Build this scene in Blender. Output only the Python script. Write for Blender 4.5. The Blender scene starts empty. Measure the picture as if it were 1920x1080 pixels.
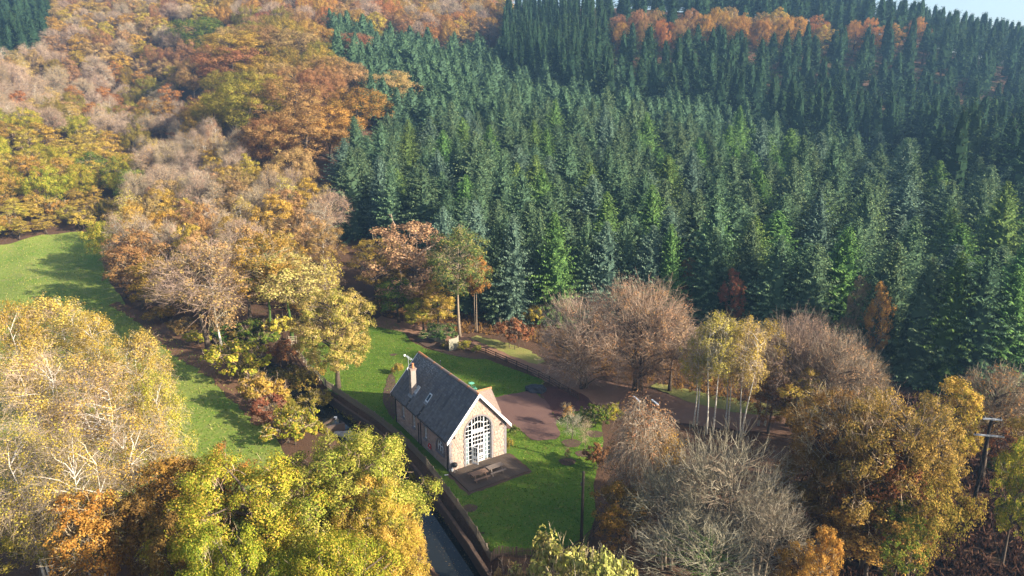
import bpy, bmesh, math, random
import numpy as np
from mathutils import Vector, Matrix
from mathutils.geometry import tessellate_polygon, delaunay_2d_cdt

sc = bpy.context.scene
COL = sc.collection
# ------------------------------------------------------------------ camera, sky, sun, exposure
FPX, TH, CAMH = 1243.58, 0.270836, 37.354
cam = bpy.data.cameras.new('camera')
cam.sensor_width = 36.0
cam.lens = 36.0 * FPX / 1920.0
cam.clip_start, cam.clip_end = 0.5, 3000
camo = bpy.data.objects.new('camera', cam)
COL.objects.link(camo)
camo.location = (0, 0, CAMH)
camo.rotation_euler = (math.pi / 2 - TH, 0, 0)
sc.camera = camo

SUN_EL = math.radians(25)
SX, SY = 0.90, -0.42                       # towards the sun, on the ground
_n = math.hypot(SX, SY); SX /= _n; SY /= _n
world = bpy.data.worlds.new('World'); sc.world = world
world.use_nodes = True
wn = world.node_tree
bg = wn.nodes['Background']
sky = wn.nodes.new('ShaderNodeTexSky')
sky.sky_type = 'NISHITA'
sky.sun_disc = False
sky.sun_elevation = SUN_EL
sky.sun_rotation = math.atan2(SX, SY)
sky.altitude = 100
sky.dust_density = 3.0
wn.links.new(sky.outputs[0], bg.inputs[0])
bg.inputs[1].default_value = 0.085

sund = bpy.data.lights.new('sun', 'SUN')
sund.energy = 5.0
sund.angle = math.radians(0.53)
sund.color = (1.0, 0.88, 0.70)
suno = bpy.data.objects.new('sun', sund)
COL.objects.link(suno)
suno.rotation_euler = Vector((SX * math.cos(SUN_EL), SY * math.cos(SUN_EL), math.sin(SUN_EL))).to_track_quat('Z', 'Y').to_euler()
suno.location = (60, -20, 90)

sc.view_settings.view_transform = 'Standard'
sc.view_settings.look = 'None'
sc.view_settings.exposure = 1.68
sc.view_settings.gamma = 1.0
sc.view_settings.use_curve_mapping = False
sc.cycles.use_denoising = True
sc.cycles.denoising_prefilter = 'ACCURATE'
sc.cycles.max_bounces = 6
sc.cycles.diffuse_bounces = 3
sc.cycles.glossy_bounces = 2
sc.cycles.transmission_bounces = 4
sc.cycles.transparent_max_bounces = 6
sc.cycles.volume_bounces = 0
sc.cycles.volume_step_rate = 4
sc.cycles.caustics_reflective = False
sc.cycles.caustics_refractive = False
sc.cycles.sample_clamp_indirect = 4

rnd = random.Random(7)
CT, ST = math.cos(TH), math.sin(TH)

def ray(px, py):
    u = (540 - py) / FPX
    return ((px - 960) / FPX, CT + u * ST, u * CT - ST)
def G(px, py, z=0.0):
    r = ray(px, py); t = (CAMH - z) / -r[2]
    return (r[0] * t, r[1] * t)
def proj(x, y, z):
    z = z - CAMH
    d = y * CT - z * ST
    if d < 1: return (-9999, -9999, d)
    u = y * ST + z * CT
    return (960 + FPX * x / d, 540 - FPX * u / d, d)
def pip(x, y, poly):
    c = False; n = len(poly); j = n - 1
    for i in range(n):
        xi, yi = poly[i]; xj, yj = poly[j]
        if (yi > y) != (yj > y) and x < (xj - xi) * (y - yi) / (yj - yi) + xi: c = not c
        j = i
    return c

# ------------------------------------------------------------------ naming helpers
def tag(o, label=None, cat=None, group=None, kind=None):
    if label: o['label'] = label
    if cat: o['category'] = cat
    if group: o['group'] = group
    if kind: o['kind'] = kind
    return o
def link(name, me, mat=None, parent=None, loc=None, rotz=None):
    o = bpy.data.objects.new(name, me); COL.objects.link(o)
    if mat is not None:
        if me.materials: me.materials[0] = mat
        else: me.materials.append(mat)
    if parent is not None: o.parent = parent
    if loc is not None: o.location = loc
    if rotz is not None: o.rotation_euler = (0, 0, rotz)
    return o
def empty(name, loc=(0, 0, 0), rotz=0.0):
    o = bpy.data.objects.new(name, None); COL.objects.link(o)
    o.location = loc; o.rotation_euler = (0, 0, rotz); o.empty_display_size = 0.3
    return o

# ------------------------------------------------------------------ materials
def nmat(name):
    m = bpy.data.materials.new(name); m.use_nodes = True
    nt = m.node_tree; nt.nodes.clear()
    out = nt.nodes.new('ShaderNodeOutputMaterial')
    return m, nt, out
def mixc(nt, fac, a, b, mode='MIX'):
    n = nt.nodes.new('ShaderNodeMix'); n.data_type = 'RGBA'; n.blend_type = mode
    for s, v in ((0, fac), (6, a), (7, b)):
        if isinstance(v, (int, float)): n.inputs[s].default_value = v
        elif isinstance(v, (tuple, list)): n.inputs[s].default_value = (*v[:3], 1)
        else: nt.links.new(v, n.inputs[s])
    return n.outputs[2]
def noise(nt, scale, detail=4, rough=0.6, vec=None, dist=0.0):
    n = nt.nodes.new('ShaderNodeTexNoise'); n.inputs['Scale'].default_value = scale
    n.inputs['Detail'].default_value = detail; n.inputs['Roughness'].default_value = rough
    n.inputs['Distortion'].default_value = dist
    if vec is None:
        tc = nt.nodes.new('ShaderNodeTexCoord'); vec = tc.outputs['Object']
    nt.links.new(vec, n.inputs['Vector'])
    return n.outputs['Fac']
def ramp(nt, fac, lo, hi):
    n = nt.nodes.new('ShaderNodeMapRange'); n.inputs[1].default_value = lo; n.inputs[2].default_value = hi
    nt.links.new(fac, n.inputs[0]); return n.outputs[0]
def mathn(nt, op, a, b):
    n = nt.nodes.new('ShaderNodeMath'); n.operation = op
    for i, v in enumerate((a, b)):
        if isinstance(v, (int, float)): n.inputs[i].default_value = v
        else: nt.links.new(v, n.inputs[i])
    return n.outputs[0]
def bsdf(nt, out, col, rough=0.8, metal=0.0, spec=0.3, bump=None, bstr=0.3, bdist=0.05):
    p = nt.nodes.new('ShaderNodeBsdfPrincipled')
    if isinstance(col, (tuple, list)): p.inputs['Base Color'].default_value = (*col[:3], 1)
    else: nt.links.new(col, p.inputs['Base Color'])
    p.inputs['Roughness'].default_value = rough; p.inputs['Metallic'].default_value = metal
    p.inputs['Specular IOR Level'].default_value = spec
    if bump is not None:
        b = nt.nodes.new('ShaderNodeBump'); b.inputs['Strength'].default_value = bstr; b.inputs['Distance'].default_value = bdist
        nt.links.new(bump, b.inputs['Height']); nt.links.new(b.outputs[0], p.inputs['Normal'])
    nt.links.new(p.outputs[0], out.inputs[0])
    return p
def simple(name, a, b=None, scale=3.0, rough=0.8, metal=0.0, spec=0.3, bump=0.3, bdist=0.02):
    m, nt, out = nmat(name)
    b = b or tuple(v * 0.75 for v in a)
    f = noise(nt, scale, 5)
    c = mixc(nt, ramp(nt, f, 0.3, 0.7), a, b)
    bsdf(nt, out, c, rough, metal, spec, f, bump, bdist)
    return m
def leafmat(name, A, B, C, trans=0.35, green_low=None):
    m, nt, out = nmat(name)
    at = nt.nodes.new('ShaderNodeAttribute'); at.attribute_name = 'tone'
    sp = nt.nodes.new('ShaderNodeSeparateColor'); nt.links.new(at.outputs['Color'], sp.inputs[0])
    oi = nt.nodes.new('ShaderNodeObjectInfo')
    c = mixc(nt, ramp(nt, sp.outputs[0], 0.15, 0.85), A, B)
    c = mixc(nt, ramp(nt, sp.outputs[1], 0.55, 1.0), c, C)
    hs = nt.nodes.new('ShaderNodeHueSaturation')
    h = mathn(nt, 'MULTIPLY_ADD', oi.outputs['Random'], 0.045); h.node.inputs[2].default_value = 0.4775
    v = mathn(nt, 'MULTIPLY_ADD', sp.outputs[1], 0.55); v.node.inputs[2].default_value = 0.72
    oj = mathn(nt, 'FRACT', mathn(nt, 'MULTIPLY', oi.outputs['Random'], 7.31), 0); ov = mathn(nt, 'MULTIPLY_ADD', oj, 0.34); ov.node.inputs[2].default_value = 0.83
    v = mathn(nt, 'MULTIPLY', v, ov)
    nt.links.new(h, hs.inputs['Hue']); nt.links.new(v, hs.inputs['Value']); hs.inputs['Saturation'].default_value = 1.0
    nt.links.new(c, hs.inputs['Color'])
    d = nt.nodes.new('ShaderNodeBsdfDiffuse'); nt.links.new(hs.outputs[0], d.inputs[0])
    t = nt.nodes.new('ShaderNodeBsdfTranslucent'); nt.links.new(hs.outputs[0], t.inputs[0])
    mx = nt.nodes.new('ShaderNodeMixShader'); mx.inputs[0].default_value = trans
    nt.links.new(d.outputs[0], mx.inputs[1]); nt.links.new(t.outputs[0], mx.inputs[2])
    nt.links.new(mx.outputs[0], out.inputs[0])
    return m

LEAF = {
 'gold':     leafmat('leaf_gold', (0.42, 0.28, 0.04), (0.33, 0.24, 0.04), (0.5, 0.36, 0.09)),
 'paleg':    leafmat('leaf_pale_gold', (0.45, 0.335, 0.07), (0.38, 0.29, 0.055), (0.5, 0.4, 0.12)),
 'yelgreen': leafmat('leaf_yellow_green', (.30, .31, .03), (.22, .27, .03), (.50, .33, .06)),
 'limegold': leafmat('leaf_lime_gold', (0.34, 0.32, 0.035), (0.42, 0.31, 0.05), (0.5, 0.34, 0.1)),
 'palelime': leafmat('leaf_pale_lime', (.40, .38, .12), (.32, .33, .08), (.48, .38, .15)),
 'olive':    leafmat('leaf_olive', (.17, .17, .03), (.24, .19, .035), (.32, .22, .05)),
 'olivegold':leafmat('leaf_olive_gold', (.27, .22, .04), (.36, .24, .04), (.42, .26, .07)),
 'green':    leafmat('leaf_green', (.075, .14, .022), (.12, .18, .028), (.26, .22, .04)),
 'midgreen': leafmat('leaf_mid_green', (.05, .11, .035), (.08, .14, .04), (.14, .17, .05)),
 'rust':     leafmat('leaf_rust', (0.3, 0.165, 0.07), (0.35, 0.22, 0.08), (0.24, 0.12, 0.055)),
 'redbrown': leafmat('leaf_red_brown', (0.29, 0.12, 0.06), (0.34, 0.17, 0.07), (0.22, 0.09, 0.05)),
 'orange':   leafmat('leaf_orange', (0.38, 0.18, 0.045), (0.42, 0.24, 0.05), (0.32, 0.135, 0.04)),
 'buff':     leafmat('leaf_buff', (0.36, 0.235, 0.11), (0.4, 0.28, 0.1), (0.31, 0.18, 0.09)),
 'pink':     leafmat('leaf_pink_buff', (0.4, 0.26, 0.135), (0.36, 0.23, 0.12), (0.46, 0.33, 0.15)),
 'mauve':    leafmat('leaf_mauve', (0.31, 0.215, 0.14), (0.37, 0.25, 0.135), (0.27, 0.175, 0.12)),
 'brown':    leafmat('leaf_brown', (.19, .10, .035), (.26, .14, .04), (.13, .065, .03)),
 'dkorange': leafmat('leaf_dark_orange', (0.37, 0.19, 0.05), (0.32, 0.15, 0.045), (0.43, 0.26, 0.07)),
 'spruce':   leafmat('needles_spruce', (0.07, 0.122, 0.068), (0.092, 0.146, 0.074), (0.135, 0.185, 0.082), 0.15),
 'sprucelt': leafmat('needles_spruce_bright', (0.082, 0.15, 0.046), (0.11, 0.185, 0.05), (0.15, 0.22, 0.06), 0.15),
 'spruceblue': leafmat('needles_spruce_blue', (0.082, 0.136, 0.098), (0.105, 0.162, 0.11), (0.145, 0.195, 0.125), 0.15),
 'fir':      leafmat('needles_fir', (0.026, 0.054, 0.028), (0.036, 0.068, 0.032), (0.065, 0.095, 0.04), 0.12),
 'ivy':      leafmat('leaf_ivy', (.08, .15, .02), (.05, .10, .018), (.16, .2, .03)),
 'twigmauve': leafmat('twig_mauve', (0.31, 0.245, 0.18), (0.26, 0.2, 0.148), (0.37, 0.295, 0.215), 0.0),
 'twiggrey': leafmat('twig_grey', (0.245, 0.22, 0.155), (0.18, 0.16, 0.115), (0.34, 0.305, 0.235), 0.0),
 'twigbrown': leafmat('twig_brown', (0.37, 0.29, 0.19), (0.3, 0.23, 0.145), (0.42, 0.34, 0.23), 0.0),
 'grassblade': leafmat('grass_blade', (0.16, 0.24, 0.03), (0.24, 0.27, 0.05), (0.34, 0.3, 0.11), 0.25),
 'lawnblade': leafmat('lawn_blade', (0.068, 0.132, 0.012), (0.095, 0.16, 0.018), (0.17, 0.2, 0.04), 0.2),
 'ylime':    leafmat('leaf_yellow_lime', (0.235, 0.265, 0.035), (0.32, 0.29, 0.05), (0.44, 0.31, 0.09)),
 'amber':    leafmat('leaf_amber', (.40, .23, .045), (.34, .17, .035), (.46, .30, .07)),
 'umber':    leafmat('leaf_umber', (0.2, 0.12, 0.04), (0.27, 0.17, 0.045), (0.14, 0.08, 0.03)),
 'lawnlime': leafmat('leaf_lawn_lime', (.28, .27, .045), (.38, .27, .08), (.46, .30, .13)),
 'sage':     leafmat('leaf_sage_green', (.085, .15, .05), (.11, .18, .05), (.26, .24, .06)),
 'oliveb':   leafmat('leaf_olive_brown', (.20, .165, .04), (.26, .19, .045), (.31, .21, .055)),
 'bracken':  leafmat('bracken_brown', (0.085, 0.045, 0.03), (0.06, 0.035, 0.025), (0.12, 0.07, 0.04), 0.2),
}
BARK = {
 'brown': simple('bark_brown', (.10, .075, .055), (.055, .04, .03), 4, 0.9),
 'pale':  simple('bark_pale', (.26, .205, .145), (.17, .13, .095), 4, 0.9),
 'birch': None,
 'ivy':   simple('bark_ivy_covered', (.07, .12, .02), (.03, .06, .014), 2, 0.9, bump=0.8, bdist=0.1),
}
m, nt, out = nmat('bark_birch')
tc = nt.nodes.new('ShaderNodeTexCoord'); mp = nt.nodes.new('ShaderNodeMapping'); mp.inputs['Scale'].default_value = (3, 3, 9)
nt.links.new(tc.outputs['Object'], mp.inputs[0])
f = noise(nt, 1.4, 4, 0.6, mp.outputs[0])
bsdf(nt, out, mixc(nt, ramp(nt, f, 0.52, 0.66), (.50, .46, .39), (.10, .085, .075)), 0.7)
BARK['birch'] = m

# ground materials
def groundmat(name, A, B, C, s1=0.25, s2=6.0, bump=0.5, bd=0.08, D=None, rough=0.95):
    m, nt, out = nmat(name)
    f1 = noise(nt, s1, 5, 0.6, dist=0.4); f2 = noise(nt, s2, 6, 0.7); f3 = noise(nt, s1 * 4.3, 4, 0.6)
    c = mixc(nt, ramp(nt, f1, 0.35, 0.65), A, B)
    c = mixc(nt, ramp(nt, f2, 0.45, 0.75), c, C)
    if D: c = mixc(nt, mathn(nt, 'MULTIPLY', ramp(nt, f3, 0.55, 0.75), 0.7), c, D)
    bsdf(nt, out, c, rough, 0, 0.1, f2, bump, bd)
    return m
M_FOREST = groundmat('forest_floor', (.085, .048, .030), (.060, .036, .024), (.13, .075, .045), 0.12, 5, 0.8, 0.15, (.05, .045, .02))
M_LAWN = groundmat('lawn_grass', (.046, .104, .010), (.084, .138, .015), (.11, .152, .026), 0.22, 5, 0.6, 0.03, (.15, .13, .038))
M_MEADOW = groundmat('meadow_grass', (.100, .170, .022), (.150, .195, .035), (.21, .21, .07), 0.10, 1.6, 0.9, 0.18, (.22, .20, .085))
M_LITTER = groundmat('leaf_litter', (.135, .075, .045), (.095, .052, .034), (.20, .115, .06), 0.4, 9, 0.6, 0.05)
M_PURPLE = groundmat('leaf_litter_dark', (.080, .040, .036), (.060, .030, .028), (.115, .058, .05), 0.5, 9, 0.6, 0.05)
M_DRIVE = groundmat('red_gravel', (.125, .074, .062), (.105, .060, .052), (.16, .10, .085), 0.3, 12, 0.5, 0.03)
M_PATH = groundmat('woodland_path', (.22, .125, .085), (.18, .10, .065), (.27, .17, .11), 0.4, 12, 0.4, 0.04)
M_VERGE = groundmat('verge_grass', (.16, .19, .045), (.21, .19, .06), (.25, .22, .09), 0.35, 5, 0.8, 0.1)
M_MULCH = simple('mulch', (.10, .06, .04), (.05, .032, .024), 8, 0.95, bump=0.8, bdist=0.05)
M_WATER, nt, out = nmat('stream_water')
p = bsdf(nt, out, (.012, .014, .014), 0.05, 0, 0.30, noise(nt, 1.6, 3), 0.04, 0.05)
# building materials
M_MORTAR = simple('mortar', (.30, .235, .19), (.24, .19, .155), 6, 0.95)
def blockmat(name, cols, rough=0.9, vary=0.5, stain=None):
    """colour by the block's own random value, plus fine grain"""
    m, nt, out = nmat(name)
    g = nt.nodes.new('ShaderNodeNewGeometry')
    cr = nt.nodes.new('ShaderNodeValToRGB'); e = cr.color_ramp.elements
    e[0].position = 0; e[0].color = (*cols[0], 1); e[1].position = 1; e[1].color = (*cols[-1], 1)
    for i, c in enumerate(cols[1:-1]):
        k = e.new((i + 1) / (len(cols) - 1)); k.color = (*c, 1)
    nt.links.new(g.outputs['Random Per Island'], cr.inputs[0])
    f = noise(nt, 9, 5)
    c = mixc(nt, mathn(nt, 'MULTIPLY', ramp(nt, f, 0.35, 0.7), vary), cr.outputs[0], tuple(v * 0.6 for v in cols[0]))
    if stain: c = stain(nt, c)
    bsdf(nt, out, c, rough, 0, 0.25, f, 0.4, 0.02)
    return m
M_STONE = blockmat('pink_stone', [(.40, .285, .23), (.34, .24, .20), (.45, .34, .28), (.27, .18, .155), (.42, .30, .25), (.36, .275, .24)])
M_BLUESTONE = blockmat('blue_grey_stone', [(.17, .16, .17), (.22, .20, .21), (.14, .135, .145)])
M_TERRA = blockmat('terracotta', [(.40, .16, .075), (.46, .21, .10), (.34, .15, .08)])
def slate_stain(nt, c):
    tc = nt.nodes.new('ShaderNodeTexCoord'); v = tc.outputs['Object']
    l = noise(nt, 5.5, 6, 0.75, v)
    sx = nt.nodes.new('ShaderNodeSeparateXYZ'); nt.links.new(v, sx.inputs[0])
    band = mathn(nt, 'MULTIPLY', ramp(nt, sx.outputs[2], 6.5, 7.9), ramp(nt, sx.outputs[1], 6.5, 10.0))
    c = mixc(nt, mathn(nt, 'MULTIPLY', mathn(nt, 'GREATER_THAN', l, 0.53), mathn(nt, 'MULTIPLY', band, 0.75)), c, (.34, .36, .36))
    mp = nt.nodes.new('ShaderNodeMapping'); mp.inputs['Scale'].default_value = (.25, 1.5, .16); nt.links.new(v, mp.inputs[0])
    st = noise(nt, 1.6, 3, 0.55, mp.outputs[0])
    c = mixc(nt, mathn(nt, 'MULTIPLY', ramp(nt, st, 0.56, 0.68), 0.6), c, (.035, .036, .040))
    c = mixc(nt, mathn(nt, 'MULTIPLY', ramp(nt, st, 0.45, 0.30), 0.35), c, (.15, .15, .155))
    moss = noise(nt, 0.8, 4, 0.6, v)
    return mixc(nt, mathn(nt, 'MULTIPLY', ramp(nt, moss, 0.5, 0.75), 0.5), c, (.075, .07, .055))
M_SLATE = blockmat('slate', [(.100, .100, .106), (.074, .074, .080), (.132, .130, .133), (.088, .087, .090), (.112, .104, .095)], 0.7, 0.4, slate_stain)
M_EXTTILE = blockmat('grey_brown_tile', [(.25, .185, .155), (.22, .165, .14), (.29, .215, .18)])
M_WHITE = simple('white_paint', (.80, .80, .80), (.74, .74, .75), 5, 0.45, bump=0.05)
M_LEAD = simple('lead', (.20, .22, .24), (.14, .155, .17), 5, 0.5, 0.4)
M_BLACK = simple('black_paint', (.018, .018, .02), (.03, .03, .03), 6, 0.5)
M_DARKIN = simple('dark_interior', (.06, .045, .035), (.045, .035, .03), 2, 0.9)
M_BLIND = simple('pale_blind', (.40, .44, .45), (.34, .38, .39), 2, 0.8)
M_GLASS, nt, out = nmat('window_glass')
gl = nt.nodes.new('ShaderNodeBsdfGlossy'); gl.inputs['Roughness'].default_value = 0.03; gl.inputs[0].default_value = (.9, .95, 1, 1)
tr = nt.nodes.new('ShaderNodeBsdfTransparent'); tr.inputs[0].default_value = (.80, .86, .88, 1)
fr = nt.nodes.new('ShaderNodeFresnel'); fr.inputs[0].default_value = 1.35
mx = nt.nodes.new('ShaderNodeMixShader'); nt.links.new(fr.outputs[0], mx.inputs[0])
nt.links.new(tr.outputs[0], mx.inputs[1]); nt.links.new(gl.outputs[0], mx.inputs[2]); nt.links.new(mx.outputs[0], out.inputs[0])
M_DECK = simple('deck_wood', (.075, .055, .042), (.05, .038, .03), 6, 0.85, bump=0.4)
M_BENCH = simple('bench_wood', (.20, .125, .085), (.14, .085, .06), 7, 0.8)
M_BENCHG = simple('bench_wood_grey', (.17, .135, .115), (.12, .095, .08), 7, 0.8)
M_FENCE = simple('fence_wood', (.20, .16, .12), (.13, .105, .08), 5, 0.9)
M_FENCEL = simple('fence_wood_pale', (.42, .35, .26), (.32, .26, .19), 5, 0.9)
M_FENCED = simple('fence_wood_dark', (.075, .05, .038), (.05, .035, .028), 5, 0.9)
M_BOARD = simple('board_weathered', (.30, .28, .22), (.22, .215, .15), 4, 0.9)
M_POLE = simple('pole_wood', (.030, .022, .017), (.02, .015, .012), 4, 0.85)
M_GALV = simple('galvanised', (.55, .60, .66), (.46, .50, .55), 6, 0.4, 0.5)
M_RED = simple('red_paint', (.55, .045, .03), (.48, .035, .025), 5, 0.5)
M_GREENP = simple('mint_paint', (.16, .46, .32), (.13, .40, .27), 5, 0.45)
M_TARP = simple('tarpaulin', (.035, .042, .055), (.02, .024, .032), 3, 0.6, bump=0.8, bdist=0.1)
M_ORANGEW = simple('fresh_wood', (.40, .20, .07), (.32, .15, .05), 6, 0.8)
M_WALLDK = simple('bank_stone', (.10, .068, .055), (.06, .045, .038), 3, 0.95, bump=0.8, bdist=0.08)

# ------------------------------------------------------------------ terrain
CP = [  # (X/Y, Y, z) samples of the valley and its slopes
 (-1.0, 60, 0), (-.8, 60, 0), (-.5, 60, 0), (-.2, 55, 0), (0, 50, 0), (.2, 50, 0), (.45, 55, .3), (.8, 60, 1.0), (1.1, 60, 2),
 (-1.0, 20, 0), (0, 20, 0), (1.0, 20, 2),
 (-.8, 100, 0), (-.5, 90, 0), (-.3, 85, 0), (-.1, 85, 0), (.1, 85, 0), (.3, 80, .2), (.55, 80, .8), (.8, 85, 1.5), (1.1, 90, 4),
 (-1.0, 140, 1), (-.75, 140, 1.0), (-.5, 125, .8), (-.37, 118, .5), (-.2, 112, .3), (0, 108, .3), (.2, 106, .8), (.4, 104, 1.5), (.6, 105, 2.5), (.85, 105, 4),
 (-.95, 180, 13), (-.7, 178, 8), (-.52, 170, 6), (-.37, 165, 12), (-.22, 160, 9), (-.1, 150, 8), (.1, 150, 9), (.3, 150, 9), (.5, 145, 7.5), (.8, 145, 8),
 (-.95, 220, 30), (-.7, 215, 22), (-.52, 220, 11), (-.42, 215, 30), (-.33, 210, 31), (-.2, 210, 22), (0, 210, 21), (.25, 210, 18), (.5, 200, 12), (.8, 195, 11),
 (-.95, 280, 50), (-.7, 275, 41), (-.54, 280, 25), (-.42, 275, 49), (-.3, 275, 47), (-.2, 280, 46), (0, 270, 35), (.25, 260, 28), (.5, 255, 20), (.8, 255, 20),
 (-.9, 350, 74), (-.6, 350, 68), (-.4, 350, 74), (-.2, 350, 72), (0, 345, 56), (.2, 340, 70), (.4, 330, 65), (.6, 320, 55), (.85, 310, 42),
 (-.8, 450, 106), (-.4, 450, 106), (-.15, 450, 106), (0, 440, 94), (.15, 430, 93), (.3, 420, 86), (.45, 410, 81), (.58, 400, 68), (.85, 380, 50),
 (-.5, 620, 122), (0, 600, 100), (.3, 560, 84), (.5, 560, 68), (.9, 520, 50), (-.9, 600, 120),
]
_cx = np.array([(a * Y, Y) for a, Y, z in CP]); _cz = np.array([z for a, Y, z in CP], float)
def _U(r2): return np.where(r2 > 0, r2 * np.log(np.maximum(r2, 1e-9)), 0.0)
_S = 100.0
_p = _cx / _S
_D = ((_p[:, None] - _p[None]) ** 2).sum(-1)
_n = len(_p)
_A = np.zeros((_n + 3, _n + 3)); _A[:_n, :_n] = _U(_D) + np.eye(_n) * 0.01
_A[:_n, _n] = 1; _A[:_n, _n + 1:] = _p; _A[_n, :_n] = 1; _A[_n + 1:, :_n] = _p.T
_w = np.linalg.solve(_A, np.concatenate([_cz, [0, 0, 0]]))
def seg_dist(P, poly):
    best = np.full(len(P), 1e9)
    for (a, b) in zip(poly[:-1], poly[1:]):
        a = np.array(a); b = np.array(b); d = b - a
        t = np.clip(((P - a) @ d) / (d @ d), 0, 1)
        best = np.minimum(best, np.hypot(*(P - a - t[:, None] * d).T))
    return best
WATER_Z = -1.35
STREAM = [G(420, 640, WATER_Z), G(520, 705, WATER_Z), G(600, 772, WATER_Z), G(655, 815, WATER_Z), G(710, 868, WATER_Z), G(745, 915, WATER_Z), G(800, 985, WATER_Z), G(862, 1065, WATER_Z), (-1.2, 43), (6, 32), (14, 20)]
FLAT = [(-27, 62), (-6, 44), (8, 44), (14, 62), (12, 90), (-14, 108), (-36, 108), (-40, 84)]
def hts(P):
    P = np.asarray(P, float).reshape(-1, 2)
    Q = P.copy()
    r = np.hypot(Q[:, 0], Q[:, 1]); k = np.where(r > 640, 640 / np.maximum(r, 1), 1)
    Q *= k[:, None]
    q = Q / _S
    out = np.empty(len(q))
    for i in range(0, len(q), 20000):
        qq = q[i:i + 20000]
        D = ((qq[:, None] - _p[None]) ** 2).sum(-1)
        out[i:i + 20000] = _U(D) @ _w[:_n] + _w[_n] + qq @ _w[_n + 1:]
    out = np.where(P[:, 1] < 60, np.minimum(np.maximum(out, -0.3), 3), out)
    out = np.maximum(out, -0.3)
    # level ground round the house
    c = np.array([-7.0, 76.0]); d = np.hypot((P[:, 0] - c[0]) / 1.15, P[:, 1] - c[1])
    m = np.clip((d - 30) / 14, 0, 1); m = m * m * (3 - 2 * m)
    out = out * m
    # small undulation away from the garden
    out += m * (0.25 * np.sin(P[:, 0] * .21 + 1) * np.cos(P[:, 1] * .17) + 0.12 * np.sin(P[:, 0] * .63 + P[:, 1] * .4))
    # the stream bed
    near = (np.abs(P[:, 0] + 18) < 60) & (P[:, 1] < 140)
    if near.any():
        ds = seg_dist(P[near], STREAM)
        b = np.clip((ds - 1.5) / 1.5, 0, 1); b = b * b * (3 - 2 * b)
        out[near] = out[near] * b + (1 - b) * (WATER_Z - 0.55)
    return out
def h(x, y): return float(hts([(x, y)])[0])
def GT(px, py, off=0.0):
    """where the sight line of a pixel meets the terrain (+off)"""
    r = np.array(ray(px, py)); t = np.arange(30, 900, 0.5)
    P = t[:, None] * r[None]; z = CAMH + P[:, 2]
    hh = hts(P[:, :2]) + off
    i = np.argmax(z < hh) if (z < hh).any() else len(t) - 1
    return float(P[i, 0]), float(P[i, 1])

def axis(lo, hi, dlo, dhi, fine, far):
    v = list(np.arange(dlo, dhi + 1e-6, fine)); s = fine
    x = dhi
    while x < hi: s = min(s * 1.12, far); x += s; v.append(x)
    x = dlo; s = fine
    while x > lo: s = min(s * 1.12, far); x -= s; v.insert(0, x)
    return np.array(v)
ax = np.concatenate([axis(-760, -140, -141, -140, 1.3, 14)[:-1], np.arange(-140, -46, 1.3), axis(-45, 760, -45, 34, 0.7, 14)]); ay = axis(-120, 900, 40, 112, 0.7, 14)
ay = np.concatenate([ay[ay <= 112], np.arange(113, 190, 1.4), axis(191, 900, 191, 192, 1.4, 14)])
XX, YY = np.meshgrid(ax, ay)
ZZ = hts(np.stack([XX.ravel(), YY.ravel()], 1))
me = bpy.data.meshes.new('ground')
nx, ny = len(ax), len(ay)
V = np.stack([XX.ravel(), YY.ravel(), ZZ], 1)
idx = np.arange(nx * ny).reshape(ny, nx)
Fq = np.stack([idx[:-1, :-1], idx[:-1, 1:], idx[1:, 1:], idx[1:, :-1]], -1).reshape(-1, 4)
def mesh_np(name, V, F, smooth=False):
    me = bpy.data.meshes.new(name); k = F.shape[1]
    me.vertices.add(len(V)); me.vertices.foreach_set('co', np.ascontiguousarray(V, dtype=np.float32).ravel())
    me.loops.add(F.size); me.loops.foreach_set('vertex_index', F.astype(np.int32).ravel())
    me.polygons.add(len(F)); me.polygons.foreach_set('loop_start', np.arange(0, F.size, k, dtype=np.int32))
    if smooth: me.polygons.foreach_set('use_smooth', np.ones(len(F), bool))
    me.update(calc_edges=True)
    return me
tag(link('ground', mesh_np('ground', V, Fq, True), M_FOREST), kind='structure')

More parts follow.
